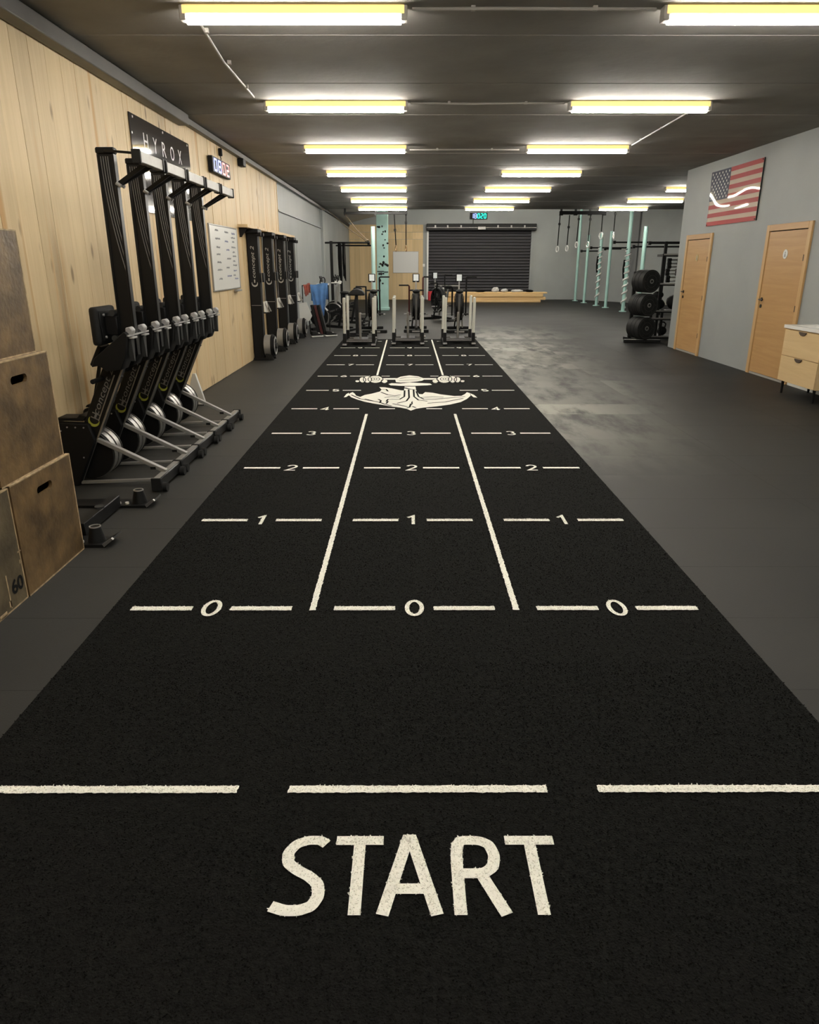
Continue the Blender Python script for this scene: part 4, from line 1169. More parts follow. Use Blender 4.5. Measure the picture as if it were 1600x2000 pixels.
# ---------------- air bikes behind the sleds (saddle towards us, rider would look away)
def make_air_bike(left_z=1.08, right_z=1.27, arm='red'):
    t = thing('air_bike', 'x', 'air bike', group='air bikes behind the sleds')
    B().b2(-0.30, 0.30, -0.52, -0.45, 0.0, 0.07).build('rear_foot', 'black', t, bevel=0.01)
    B().b2(-0.28, 0.28, 0.58, 0.65, 0.0, 0.07).build('front_foot', 'black', t, bevel=0.01)
    B().b2(-0.10, 0.13, -0.53, -0.52, 0.015, 0.05).build('foot_plate', 'steel', t)
    B().bar((0, -0.48, 0.08), (0, 0.60, 0.10), 0.07, 0.06, (1, 0, 0)).build('floor_beam', 'black', t, bevel=0.006)
    B().bar((0, -0.10, 0.12), (0, -0.30, 0.90), 0.05, 0.05, (1, 0, 0)).build('seat_tube', 'steel', t, bevel=0.006)
    B().sph((0, -0.33, 0.95), 0.12, (0.78, 1.05, 0.42)).build('saddle', 'black_rubber', t)
    # fan in a wire cage, seen edge on
    B().cyl((-0.055, 0.22, 0.58), (0.055, 0.22, 0.58), 0.06, 16).build('fan_hub', 'black', t)
    b = B()
    for k in range(8):
        a = 2 * PI * k / 8
        B().bar((0, 0.22 + 0.05 * math.cos(a), 0.58 + 0.05 * math.sin(a)), (0, 0.22 + 0.29 * math.cos(a), 0.58 + 0.29 * math.sin(a)), 0.09, 0.006, (0, -math.sin(a), math.cos(a))).build('fan_blade', 'grey_rubber', t)
    B().ring((0, 0.22, 0.58), (1, 0, 0), 0.333, 0.320, 0.15, 36).build('fan_shroud', 'black', t)
    for xx, rr in ((-0.11, 0.24), (-0.11, 0.14), (-0.085, 0.315), (0.0, 0.34), (0.085, 0.315), (0.11, 0.24), (0.11, 0.14)):
        B().torus((xx, 0.22, 0.58), (1, 0, 0), rr, 0.007, 32, 6).build('cage_ring', 'black', t)
    for s in (-1, 1):
        for k in range(10):
            a = 2 * PI * k / 10
            B().tube([(s * 0.115, 0.22 + 0.06 * math.cos(a), 0.58 + 0.06 * math.sin(a)), (s * 0.11, 0.22 + 0.24 * math.cos(a), 0.58 + 0.24 * math.sin(a)), (s * 0.085, 0.22 + 0.315 * math.cos(a), 0.58 + 0.315 * math.sin(a)), (0, 0.22 + 0.34 * math.cos(a), 0.58 + 0.34 * math.sin(a))], 0.004, 5).build('cage_wire', 'black', t)
    for s, yy in ((-1, 0.30), (1, 0.14)):
        B().bar((s * 0.10, 0.35, 0.06), (s * 0.06, 0.24, 0.50), 0.035, 0.03).build('fan_strut', 'alu' if s > 0 else 'black', t)
        B().bar((s * 0.075, -0.02, 0.33), (s * 0.10, -0.02 - s * 0.12, 0.33 + s * 0.09), 0.02, 0.03).build('crank', 'alu', t)
        B().box((s * 0.175, -0.02 - s * 0.12, 0.33 + s * 0.09), (0.12, 0.10, 0.03)).build('pedal', 'black_plastic', t, bevel=0.005)
        B().cyl((s * 0.12, 0.12, 0.40), (s * 0.30, 0.12, 0.40), 0.014, 8).build('foot_peg', 'grey', t)
        zt = left_z if s < 0 else right_z; yt = 0.0 if s < 0 else 0.18
        a = B().tube([(s * 0.17, 0.12, 0.36), (s * 0.17, 0.12 + yt * .3, zt - 0.20), (s * 0.17, yt, zt - 0.03), (s * 0.185, yt, zt)], 0.020, 8).build('swing_arm', arm, t)
        B().cyl((s * 0.185, yt, zt), (s * 0.42, yt, zt), 0.019, 10).build('grip', 'black_rubber', a)
        B().cyl((s * 0.05, 0.10, 0.96), (s * 0.19, 0.10, 0.96), 0.02, 10).build('arm_knob', 'black_rubber', t)
    B().bar((0, 0.42, 0.86), (0, 0.46, 1.16), 0.04, 0.03, (1, 0, 0)).build('monitor_mast', 'alu', t)
    mo = B().b2(-0.085, 0.085, 0.44, 0.49, 1.14, 1.34).build('monitor', 'black_plastic', t, bevel=0.01)
    B().b2(-0.062, 0.062, 0.436, 0.441, 1.175, 1.325).build('monitor_screen', 'lcd', mo)
    return t
def place(o, x, y, rz, lab):
    o.location = (x, y, 0); o.rotation_euler = (0, 0, rz); o['label'] = lab
place(make_air_bike(), 0.17, 18.2, 0.0, 'black air bike with dark red arms behind the middle sled')
ab = make_air_bike(1.05, 1.27, 'black')
place(ab, -0.88, 18.1, 0.10, 'black air bike with lit display behind the left sled')
dup(ab, (1.22, 18.1, 0), -0.05, 'black air bike behind the right sled, in front of the roller shutter')
dup(ab, (0.98, 21.6, 0), 0.5, 'farthest air bike, between the middle and right sleds')
# upholstered stool-like seat between the left sled and the wall bikes
sb = thing('bike_seat_stand', 'large black padded saddle on a tall black post behind the left sled', 'saddle', (-1.19, 16.75, 0))
B().b2(-0.24, 0.24, -0.20, -0.14, 0.0, 0.05).build('rear_foot', 'black', sb, bevel=0.008)
B().b2(-0.24, 0.24, 0.34, 0.40, 0.0, 0.05).build('front_foot', 'black', sb, bevel=0.008)
B().b2(-0.03, 0.03, -0.18, 0.38, 0.01, 0.06).build('floor_beam', 'black', sb, bevel=0.006)
B().b2(-0.035, 0.035, -0.03, 0.03, 0.05, 0.90).build('post', 'black', sb, bevel=0.006)
B().prism([(-0.19, 0.90), (0.19, 0.90), (0.185, 0.95), (0.13, 1.01), (0.03, 1.05), (-0.08, 1.03), (-0.17, 0.95)], 'y', -0.14, 0.16).build('pad', 'black_rubber', sb, bevel=0.03, seg=3)
fr = B(); fr.bar((-0.02, 0.30, 1.08), (0.20, 0.30, 1.08), 0.025, 0.025)
fr.build('handle_top', 'black', sb)
B().bar((0.20, 0.30, 1.09), (0.215, 0.30, 0.45), 0.03, 0.03).build('handle_side', 'black', sb)
B().bar((0.215, 0.30, 0.46), (0.0, 0.30, 0.10), 0.03, 0.03).build('handle_stay', 'black', sb)

# ================================================================== RIGS AND POSTS
def post(x, y, h, label, r=0.055, m_='teal', wrap=False):
    t = thing('rig_post', label, 'post', (x, y, 0), group='teal rig posts')
    B().cyl((0, 0, 0.0), (0, 0, h), r, 18).build('shaft', m_, t)
    B().cyl((0, 0, 0.0), (0, 0, 0.02), 0.13, 18).build('base_plate', m_, t)
    for k in range(4):
        a = PI / 4 + k * PI / 2
        B().cyl((0.10 * math.cos(a), 0.10 * math.sin(a), 0.02), (0.10 * math.cos(a), 0.10 * math.sin(a), 0.035), 0.012, 6).build('bolt', 'grey', t)
    if wrap:
        n = 110; turns = 8.5
        pts_ = []
        for i in range(n + 1):
            z = 0.12 + (wrap - 0.12) * i / n
            a = turns * 2 * PI * (i / n) ** 1.25
            pts_.append(((r + 0.014) * math.cos(a), (r + 0.014) * math.sin(a), z))
        B().tube(pts_, 0.030, 8).build('wrapped_rope', 'white_ring', t)
        B().tube([((r + 0.026) * math.cos(math.atan2(p[1], p[0]) + 1.1), (r + 0.026) * math.sin(math.atan2(p[1], p[0]) + 1.1), p[2] + 0.05) for p in pts_], 0.012, 6).build('wrap_shade', 'strap', t)  # thin black helix puts in the dark shading between the rope turns
        B().tube([(-(r + .02), 0, wrap - 0.9), (-(r + .05), 0, wrap - 0.6), (-(r + .03), 0, wrap - .3)], 0.035, 8).build('hanging_strap', 'strap', t)
    return t
PX = 7.45
post(PX, 33.2, 4.35, 'tall teal post next to the back wall corner, farthest of the row', 0.055)
post(PX, 31.5, 2.7, 'teal rig post second from the back wall corner')
post(PX, 29.4, 2.7, 'teal rig post with a pale rope wrapped around it, farther one', wrap=2.15)
post(PX, 28.0, 2.7, 'plain teal rig post between the two rope-wrapped posts')
post(PX, 25.7, 4.4, 'tall teal rig post with a pale rope wrapped around it, nearer one', 0.062, wrap=2.0)
post(PX, 24.0, 2.68, 'pale teal rig post rising behind the stacked bumper plates', 0.065)

def rig_bar(p0, p1, label, legs=(), r=0.028):
    t = thing('pull_up_bar', label, 'pull-up bar', p0, group='black pull-up bars')
    o = Vector(p0); q = Vector(p1) - o
    B().cyl((0, 0, 0), q, r, 12).build('bar', 'black', t)
    d_ = q.normalized()
    B().cyl(-d_ * 0.03, d_ * 0.05, r * 2.0, 12).build('end_bracket', 'black', t)
    for f in legs:
        pz = q * f
        B().b2(pz.x - 0.045, pz.x + 0.045, pz.y - 0.035, pz.y + 0.035, -o.z, pz.z + 0.05).build('upright', 'black', t, bevel=0.004)
    return t
rig_bar((PX + 0.12, 31.5, 2.20), (9.3, 31.5, 2.20), 'long black pull-up bar from the second teal post to the wall')
rig_bar((PX + 0.12, 33.2, 2.10), (8.3, 33.2, 2.10), 'short black bar on the farthest teal post')
rig_bar((PX + 0.16, 29.4, 2.12), (8.25, 29.4, 2.12), 'short black bar on the farther rope-wrapped post')
rig_bar((PX + 0.12, 28.0, 2.32), (11.2, 28.0, 2.32), 'long black pull-up bar from the plain teal post to the wall')
rig_bar((PX + 0.16, 25.7, 2.12), (10.2, 25.7, 2.12), 'black pull-up bar on the nearer rope-wrapped post')
rig_bar((7.60, 24.0, 2.19), (10.4, 24.0, 2.19), 'black bar frame with an upright behind the stacked bumper plates', legs=(0.19,))

def ring_strap(loc, zr, label, m_='white_ring', buckle=0.5, R=0.085, tilt=0.28, lean=0.0):
    t = thing('gym_ring', label, 'gym ring', loc, group='gym rings on straps')
    L_ = loc[2] - zr
    B().bar((0, 0, 0), (lean, 0, -L_ + 2 * R), 0.032, 0.006).build('strap', 'strap', t)
    B().b2(-0.035 + lean * buckle, 0.035 + lean * buckle, -0.02, 0.02, -L_ * buckle - 0.035, -L_ * buckle + 0.035).build('buckle', 'black', t, bevel=0.008)
    B().torus((lean, 0, -L_ + R), (1, tilt, 0), R, 0.017).build('ring', m_, t)
    return t
# bar under the ceiling on the right with straps
ob = thing('overhead_beam', 'thick black beam under the ceiling on the right holding ring straps', 'beam', (4.72, 24.1, 3.08))
B().b2(0.0, 1.45, -0.05, 0.05, -0.05, 0.05).build('beam', 'strap', ob, bevel=0.006)
for xx in (0.05, 0.5, 0.95, 1.4):
    B().b2(xx - 0.03, xx + 0.03, -0.04, 0.04, 0.05, 0.115).build('hanger', 'black', ob)
    B().b2(xx - 0.05, xx + 0.05, -0.06, 0.06, -0.075, -0.05).build('strap_shoe', 'strap', ob)
for xx, zr, bk, lab in ((4.76, 1.93, .24, 'pale gym ring on the leftmost strap of the right beam'), (5.06, 1.95, .33, 'pale gym ring on the second strap of the right beam'),
                        (5.36, 2.06, .12, 'pale gym ring on the third strap of the right beam'), (5.72, 2.06, .13, 'pale gym ring on the fourth strap of the right beam')):
    ring_strap((xx, 24.2, 3.02), zr, lab, buckle=bk, lean=-0.02)
ring_strap((6.20, 24.6, 3.17), 2.33, 'pale gym ring left of the nearer rope-wrapped post', buckle=.1, R=0.10)
ring_strap((6.60, 24.6, 3.17), 2.33, 'pale gym ring closest to the nearer rope-wrapped post', buckle=.1, R=0.10, tilt=-0.4)

# left rig: column with climbing holds, bars to the wall, beam under the ceiling with wooden rings
cl = thing('climbing_column', 'teal square column dotted with dark climbing holds, in front of the timber back wall', 'column', (-0.92, 26.6, 0))
B().b2(-0.20, 0.20, -0.20, 0.20, 0.0, 3.95).build('shaft', 'teal', cl, bevel=0.01)
B().b2(-0.23, 0.23, -0.23, 0.23, 0.0, 0.10).build('base', 'teal', cl, bevel=0.01)
rh = random.Random(11)
for k in range(26):
    z = 0.9 + 1.6 * rh.random() if k < 20 else 2.5 + 0.3 * rh.random()
    x = rh.uniform(-0.17, 0.19)
    B().sph((x, -0.21, z), rh.uniform(0.022, 0.042), (1, 0.7, rh.uniform(.7, 1.5)), 8, 6, 0.1, rh).build('climbing_hold', rh.choice(['black', 'strap', 'grey_rubber']), cl)
for z, x0, x1 in ((1.32, -0.19, 0.05), (1.30, 0.05, 0.2)):
    B().bar((x0, -0.22, z), (x1, -0.22, z), 0.03, 0.03, (0, 0, 1)).build('hold_rail', 'black', cl)
lp = post(-1.13, 24.0, 2.68, 'pale teal rig post left of the climbing column', 0.065, 'teal_pale')
rig_bar((-1.26, 24.0, 2.20), (WX + 0.05, 24.0, 2.20), 'black pull-up bar from the pale teal post to the left wall', legs=(0.86,))
rig_bar((-1.26, 27.6, 2.20), (WX + 0.05, 27.6, 2.20), 'farther black pull-up bar in front of the timber back wall', legs=(0.88,))
ob2 = thing('overhead_beam', 'thin black beam under the ceiling on the left holding wooden rings', 'beam', (-2.05, 24.25, 3.08))
B().b2(0.0, 2.0, -0.035, 0.035, -0.035, 0.035).build('beam', 'black', ob2, bevel=0.004)
for xx in (0.04, 1.0, 1.96):
    B().b2(xx - 0.03, xx + 0.03, -0.04, 0.04, -0.07, 0.135).build('hanger', 'black', ob2)
ring_strap((-0.46, 24.2, 3.04), 1.95, 'wooden gym ring nearer the climbing column', 'wood_ring', .42, lean=0.05)
ring_strap((-0.09, 24.2, 3.04), 1.95, 'wooden gym ring farther from the climbing column', 'wood_ring', .22, tilt=0.2)
for (a, b_, lab) in (((-2.0, 24.2, 3.04), (-1.30, 23.93, 2.27), 'brown rope slanting from the ceiling beam to the pale teal post'), ((-2.58, 24.6, 3.20), (-1.36, 24.07, 2.26), 'second brown rope slanting from the left wall top to the post')):
    t = thing('slanting_rope', lab, 'rope', a)
    q = Vector(b_) - Vector(a)
    B().tube([Vector((0, 0, 0)), q * 0.5 + Vector((0, 0, -0.07)), q], 0.012, 6).build('rope', 'rope', t)
    B().cyl(q - Vector((0.03, 0, 0)), q + Vector((0.03, 0, 0)), 0.03, 8).build('knot', 'rope', t)
for (x, y, lab) in ((-2.20, 24.0, 'bundle of black bands hanging from the nearer left pull-up bar, left one'), (-2.06, 24.0, 'bundle of black bands hanging from the nearer left pull-up bar, right one')):
    t = thing('hanging_bands', lab, 'exercise bands', (x, y, 2.20))
    for k, dx in enumerate((-0.03, 0.0, 0.035)):
        B().tube([(dx, -0.04, 0.02), (dx * 1.3, -0.05, -0.45), (dx * .8, -0.04, -1.0 - 0.06 * k), (dx * .5 + .02, 0.03, -1.03 - 0.06 * k), (dx, 0.05, -0.5), (dx, 0.04, 0.02)], 0.014, 6).build('band', 'strap', t)

# ================================================================== BACK WALL
# roller shutter
SX0, SX1 = 0.86, 5.62
rs = struct(thing('door_3', 'black roller shutter in the back wall', None, (0, YBACK, 0)))
B().b2(SX0, SX1, -0.03, 0.0, 0.0, 3.0).build('shutter_backing', 'black', rs, smooth=False)
slat = B().prism([(-0.032, 0.0), (-0.080, 0.012), (-0.092, 0.045), (-0.060, 0.085), (-0.032, 0.092)], 'x', SX0 + 0.04, SX1 - 0.06).mesh('slat', smooth=False)
slat.materials.append(M['shutter'])
for i in range(22):
    obj('slat', slat, rs, (0, 0, 0.15 + i * 0.13))
B().b2(SX0 + 0.03, SX1 - 0.05, -0.09, -0.03, 0.0, 0.15).build('bottom_bar', 'black', rs, smooth=False)
B().b2(SX0 - 0.03, SX0 + 0.05, -0.11, 0.0, 0, 3.0).build('guide_rail', 'white', rs, smooth=False)
B().b2(SX1 - 0.06, SX1 + 0.0, -0.11, 0.0, 0, 3.0).build('guide_rail', 'paint', rs, smooth=False)
B().b2(SX0 - 0.05, SX1 + 0.12, -0.34, 0.0, 2.98, 3.27).build('shutter_box', 'black', rs, bevel=0.02)
B().cyl((SX0 - 0.05, -0.37, 3.10), (SX1 + 0.10, -0.37, 3.10), 0.022, 10).build('drive_shaft', 'steel', rs)
for k, xx in enumerate((1.2, 1.75, 2.35, 4.0, 4.6, 5.2)):
    B().b2(xx - 0.03, xx + 0.03, -0.39, -0.33, 3.08, 3.2).build('shaft_bracket', 'steel', rs)
B().b2(3.1, 3.45, -0.42, -0.34, 3.02, 3.14).build('shaft_motor', 'steel', rs, bevel=0.01)
# white board on the back wall
whiteboard('whiteboard', 'blank white board on the timber back wall left of the shutter', (-0.13, YBACK - 0.022, 1.18), (-1, 0, 0), (0, -1, 0), 1.16, 0.92, 'whiteboard_far')
tm = led_timer('led_timer', 'wide LED timer with blue and green digits above the roller shutter', (3.15, YBACK, 3.60), (1, 0, 0), (0, -1, 0), 0.78, 0.27,
          ['bc', 'abcdefg', 'abcdef', 'abged', 'abcdef'], ['led_blue', 'led_blue', 'led_green', 'led_green', 'led_green'])
B().tube([(-0.24, -0.02, -0.13), (-0.24, -0.03, -0.34)], 0.016, 6).build('cable', 'black', tm)
# light switch beside the shutter
ls = thing('light_switch', 'small white switch on the timber back wall beside the shutter', 'switch', (0.70, YBACK - 0.022, 1.45))
B().b2(-0.05, 0.05, -0.02, 0.0, 0.0, 0.12).build('plate', 'white', ls, bevel=0.004)
B().b2(-0.025, 0.025, -0.028, -0.02, 0.03, 0.09).build('rocker', 'white', ls, bevel=0.003)

# timber beams stacked in front of the shutter
for k, (x0, x1, y, dz, h, lab) in enumerate(((1.62, 5.70, 32.3, 0.0, 0.10, 'lowest long pale timber beam of the stack before the shutter'), (1.62, 5.92, 32.36, 0.101, 0.125, 'second long pale timber beam from below, before the shutter'),
                                           (1.62, 5.80, 32.32, 0.227, 0.13, 'third long pale timber beam from below, before the shutter'), (1.62, 5.98, 32.36, 0.358, 0.06, 'top thin timber board of the stack before the shutter'))):
    t = thing('timber_beam', lab, 'timber', ((x0 + x1) / 2, y, dz), group='timber stacked before the shutter')
    L_ = (x1 - x0) / 2
    B().b2(-L_, L_, -0.3, 0.3, 0.0, h).build('board', 'timber', t, bevel=0.014, smooth=False)
    B().b2(L_, L_ + 0.004, -0.29, 0.29, 0.008, h - .008).build('end_grain', 'ply_edge', t)
rc = random.Random(5)
for (x, lab, m_, sc_, r) in ((3.75, 'crumpled white cloth on the timber stack, left one', 'cloth_white', (1.2, .8, .75), 0.14), (4.15, 'crumpled white cloth on the timber stack, right one', 'cloth_white', (1.3, .8, .6), 0.12),
                             (4.68, 'pale folded bag lying on the right part of the timber stack', 'cloth_white', (2.6, 1, .5), 0.11), (3.1, 'dark bundle on the left part of the timber stack', 'strap', (2.6, 1, .5), 0.09),
                             (5.22, 'dark bundle at the right end of the timber stack', 'strap', (1.8, 1, .5), 0.10)):
    o = B().sph((0, 0, r * sc_[2] * 0.9), r, sc_, 12, 8, 0.16, rc).build('cloth_bundle', m_, None, (x, 32.2, 0.419), smooth=False)
    tag(o, lab, 'cloth', 'bundles lying on the timber stack')
# extinguisher and pale frame left of the stack
fe = thing('fire_extinguisher', 'small red fire extinguisher on the floor left of the timber stack', 'extinguisher', (0.98, 33.6, 0))
B().cyl((0, 0, 0.0), (0, 0, 0.40), 0.11, 16).build('cylinder', 'ext_red', fe, bevel=0.015)
B().cyl((0, 0, 0.40), (0, 0, 0.47), 0.035, 10).build('valve', 'black', fe)
B().bar((-0.02, 0, 0.48), (0.10, 0, 0.52), 0.03, 0.02).build('handle', 'black', fe)
B().tube([(0.03, 0, 0.46), (0.14, 0, 0.40), (0.13, 0, 0.15)], 0.015, 6).build('hose', 'black', fe)
wf = thing('pale_frame', 'pale metal frame stand between extinguisher and timber stack', 'frame', (1.50, 33.0, 0))
B().bar((-0.22, 0, 0.0), (-0.15, 0, 0.62), 0.05, 0.04).build('leg', 'alu', wf)
B().bar((0.10, 0, 0.0), (0.02, 0, 0.68), 0.08, 0.04).build('leg', 'white', wf)
B().bar((-0.20, 0, 0.66), (0.75, 0, 0.66), 0.05, 0.05, (0, 0, 1)).build('top_rail', 'alu', wf)
B().bar((0.72, 0, 0.0), (0.72, 0, 0.65), 0.05, 0.04).build('leg', 'alu', wf)
B().b2(0.12, 0.68, -0.03, 0.03, 0.10, 0.62).build('panel', 'black_plastic', wf)

# ================================================================== RIGHT SIDE
# bumper plate tree
ax = Vector((-0.34, 0.94, 0)).normalized()
tree = thing('plate_tree', 'low black storage tree holding the stacked bumper plates', 'rack', (4.96, 15.25, 0))
B().box((-0.05, 0.12, 0.035), (0.75, 0.09, 0.06), Euler((0, 0, -0.12)).to_matrix()).build('base_foot', 'black', tree, bevel=0.006)
B().box((-0.05, 0.12, 0.067), (0.73, 0.07, 0.004), Euler((0, 0, -0.12)).to_matrix()).build('foot_top', 'grey', tree)
B().box((-0.08, 0.45, 0.035), (0.09, 0.8, 0.06), Euler((0, 0, 0.34)).to_matrix()).build('base_beam', 'black', tree, bevel=0.006)
mast_c = ax * 0.58
B().b2(mast_c.x - 0.035, mast_c.x + 0.035, mast_c.y - 0.035, mast_c.y + 0.035, 0.06, 1.42).build('mast', 'black', tree, bevel=0.004)
levels = (0.30, 0.765, 1.235)
for z in levels:
    B().cyl(Vector((0, 0, z)) + ax * 0.005, Vector((0, 0, z)) + ax * 0.62, 0.024, 14).build('peg', 'grey_rubber', tree)
pm = {}
def plate_parts(t, r, th):
    a0, a1 = -ax * (th / 2), ax * (th / 2)
    B().ring((0, 0, 0), ax, r, 0.027, th, 40).build('disc', 'black_rubber', t, bevel=0.006)
    B().ring(a0 * 1.04, ax, r * 0.90, r * 0.84, 0.004, 40).build('raised_ring', 'grey_rubber', t)
    B().ring(a0 * 1.04, ax, r * 0.55, r * 0.50, 0.004, 32).build('raised_ring', 'grey_rubber', t)
    B().ring(a0 * 1.02, ax, 0.045, 0.027, 0.008, 20).build('hub', 'steel', t)
    side = Vector((0, 0, 1)).cross(ax).normalized()
    for k in range(6):
        a = 2 * PI * k / 6
        p = a0 * 1.05 + side * (r * .70 * math.cos(a)) + Vector((0, 0, r * .70 * math.sin(a)))
        B().cyl(p, p - ax * 0.002, r * 0.055, 8).build('relief_mark', 'grey_rubber', t)
def plates(zi, z, ths, word):
    d_ = 0.02
    for k, th in enumerate(ths):
        pos = Vector((4.96, 15.25, z)) + ax * (d_ + th / 2)
        nth = ['front', 'second', 'third', 'fourth'][k] if k < len(ths) - 1 else 'rearmost'
        t = thing('bumper_plate', 'black rubber bumper plate, %s on the %s peg of the plate tree' % (nth, word), 'weight plate', pos, group='bumper plates on the tree')
        plate_parts(t, 0.225, th)
        d_ += th + 0.006
        if k == 0 and len(ths) == 3: pass
        if (k == 0 and word == 'middle'): d_ += 0.004
plates(0, levels[0], (0.13, 0.11, 0.15), 'lowest')
plates(1, levels[1], (0.13, 0.06, 0.06, 0.15), 'middle')
plates(2, levels[2], (0.15, 0.11, 0.10), 'top')

# storage rack behind the wall corner with dumbbells, sandbags, kettlebells
rk = thing('storage_rack', 'tall black storage rack with grey shelves behind the right wall corner', 'rack', (5.35, 16.3, 0))
for xx, h in ((0.14, 1.78), (1.6, 1.78), (0.0, 0.62), (0.24, 0.62)):
    B().b2(xx - 0.025, xx + 0.025, -0.025, 0.025, 0.0, h).build('upright', 'black', rk, bevel=0.003)
for z, x0, x1, m_ in ((1.77, 0.13, 1.65, 'alu'), (1.17, 0.08, 1.65, 'alu'), (0.60, -0.05, 1.65, 'alu'), (0.44, -0.22, 1.65, 'alu'), (0.05, -0.15, 1.65, 'alu')):
    B().b2(x0, x1, -0.03, 0.40, z - 0.05, z).build('shelf', 'black', rk, bevel=0.003)
    B().b2(x0, x1, -0.034, -0.03, z - 0.022, z + 0.008).build('shelf_edge', m_, rk)
rd = random.Random(2)
for k in range(7):
    t = thing('hex_dumbbell', 'black hex dumbbell, number %s from the bottom of the pile on the upper rack shelf' % ['one', 'two', 'three', 'four', 'five', 'six', 'seven'][k], 'dumbbell', (5.78 + rd.uniform(-.015, .015) , 16.45, 1.185 + k * 0.072), group='dumbbells piled on the rack')
    for s in (-1, 1):
        B().cyl((s * 0.07, 0, 0.036), (s * 0.15, 0, 0.036), 0.041, 6).build('hex_head', 'black_rubber', t)
    B().cyl((-0.07, 0, 0.036), (0.07, 0, 0.036), 0.014, 8).build('grip', 'steel', t)
for k, (x, z, r, sc_, lab) in enumerate(((5.52, 0.61, 0.15, (1.2, .8, .75), 'black sandbag at the left end of the middle rack shelf'), (5.92, 0.61, 0.19, (1.1, .8, .85), 'larger black sandbag at the right of the middle rack shelf'), (5.52, 0.84, 0.10, (1.2, .8, .8), 'small black sandbag lying on top of the left sandbag'))):
    t = thing('sandbag', lab, 'sandbag', (x, 16.48, z), group='sandbags on the rack')
    B().sph((0, 0, r * sc_[2]), r, sc_, 14, 9, 0.07, rd).build('bag', 'black_rubber', t)
    B().tube([(-r * .5, -r * .5, r * sc_[2] * 1.6), (0, -r * .6, r * sc_[2] * 1.95), (r * .5, -r * .5, r * sc_[2] * 1.6)], 0.012, 6).build('handle', 'strap', t)
for k, (x, lab) in enumerate(((5.42, 'black kettlebell on the lowest rack shelf, nearer the plates'), (5.68, 'black kettlebell on the lowest rack shelf, nearer the wall corner'))):
    t = thing('kettlebell', lab, 'kettlebell', (x, 16.45, 0.052), group='kettlebells on the rack')
    B().sph((0, 0, 0.10), 0.105, (1, 1, 0.95)).build('bell', 'black_rubber', t)
    B().tube([(-0.06, 0, 0.17), (-0.075, 0, 0.25), (-0.03, 0, 0.29), (0.03, 0, 0.29), (0.075, 0, 0.25), (0.06, 0, 0.17)], 0.016, 8).build('handle', 'black', t)

# doors in the right wall
def door(n, y0, y1, h, sign, sgn_m):
    t = struct(thing('door_%d' % n, 'oak toilet door', None, (RX, (y0 + y1) / 2, 0)))
    W = (y1 - y0) / 2; fw = 0.085
    for yy in (-W + fw / 2, W - fw / 2):
        B().b2(-0.03, 0.0, yy - fw / 2, yy + fw / 2, 0.0, h).build('door_frame', 'oak_frame', t, bevel=0.004, smooth=False)
    B().b2(-0.03, 0.0, -W + fw, W - fw, h - fw, h).build('door_frame', 'oak', t, bevel=0.004, smooth=False)
    B().b2(-0.004, 0.0, -W + fw, W - fw, 0.0, h - fw).build('door_gap', 'gap', t, smooth=False)
    lf = B().b2(-0.018, -0.002, -W + fw + 0.008, W - fw - 0.008, 0.035, h - fw - 0.012).build('door_leaf', 'oak', t, bevel=0.002, smooth=False)
    B().b2(-0.012, 0.0, -W + fw, W - fw, 0.0, 0.03).build('threshold', 'conduit', t, smooth=False)
    yh = W - fw - 0.07
    B().cyl((-0.018, yh, 1.08), (-0.026, yh, 1.08), 0.028, 14).build('handle_rose', 'black', t)
    B().tube([(-0.026, yh, 1.08), (-0.065, yh, 1.08), (-0.07, yh - 0.02, 1.08), (-0.07, yh - 0.13, 1.08)], 0.010, 8).build('door_handle', 'black', t)
    B().cyl((-0.018, yh, 0.985), (-0.028, yh, 0.985), 0.026, 14).build('lock_rose', 'black', t)
    for zz in (0.35, 1.0, 1.65):
        B().b2(-0.034, -0.016, -W + fw - 0.008, -W + fw + 0.008, zz - 0.04, zz + 0.04).build('hinge', 'brown', t)
    sg = B().cyl((-0.018, -0.02, h - 0.40), (-0.023, -0.02, h - 0.40), 0.062, 24).build('door_sign', sgn_m, t)
    b = B().cyl((-0.0232, -0.02, h - 0.378), (-0.0245, -0.02, h - 0.378), 0.011, 12)
    b.prism([(-0.02 - .02, h - 0.435), (-0.02 + .02, h - 0.435), (-0.02 + .009, h - 0.392), (-0.02 - .009, h - 0.392)], 'x', -0.0245, -0.0232)
    b.build('pictogram', 'ink', sg)
    return t
door(1, 13.03, 14.22, 2.075, 'w', 'brass')
door(2, 9.84, 11.07, 2.10, 'm', 'white')

# flag print
fl = thing('flag_print', 'glossy stars and stripes flag print hung on the grey wall above the doors', 'flag', (RX, 12.45, 2.19))
FW, FH = 1.88, 0.855
def wavy(y0, y1, z0, z1, off, ny=24, nz=6):
    V = []; F = []
    for j in range(nz + 1):
        for i in range(ny + 1):
            yy = y0 + (y1 - y0) * i / ny; zz = z0 + (z1 - z0) * j / nz
            V.append((-off - 0.014 - 0.004 * math.sin(yy * 4.1 + 0.8) * math.sin(zz * 5.2 + .4) - 0.0022 * math.sin(zz * 7 + yy * 2), yy, zz))
    for j in range(nz):
        for i in range(ny):
            a = j * (ny + 1) + i
            F.append((a, a + 1, a + ny + 2, a + ny + 1))
    b = B(); b.add(V, F); return b
sh = wavy(-FW / 2, FW / 2, 0, FH, 0.0, 40, 30).build('sheet', 'flag_white', fl)
sh.modifiers.new('thickness', 'SOLIDIFY').thickness = 0.003
st_h = FH / 13
CY = FW / 2 - FW * 0.40
for k in range(13):
    if k % 2 == 0:
        z0 = FH - (k + 1) * st_h
        y1 = FW / 2 if k >= 7 else CY
        wavy(-FW / 2, y1, z0, z0 + st_h, 0.0032, 40, 3).build('red_stripe', 'flag_red', fl)
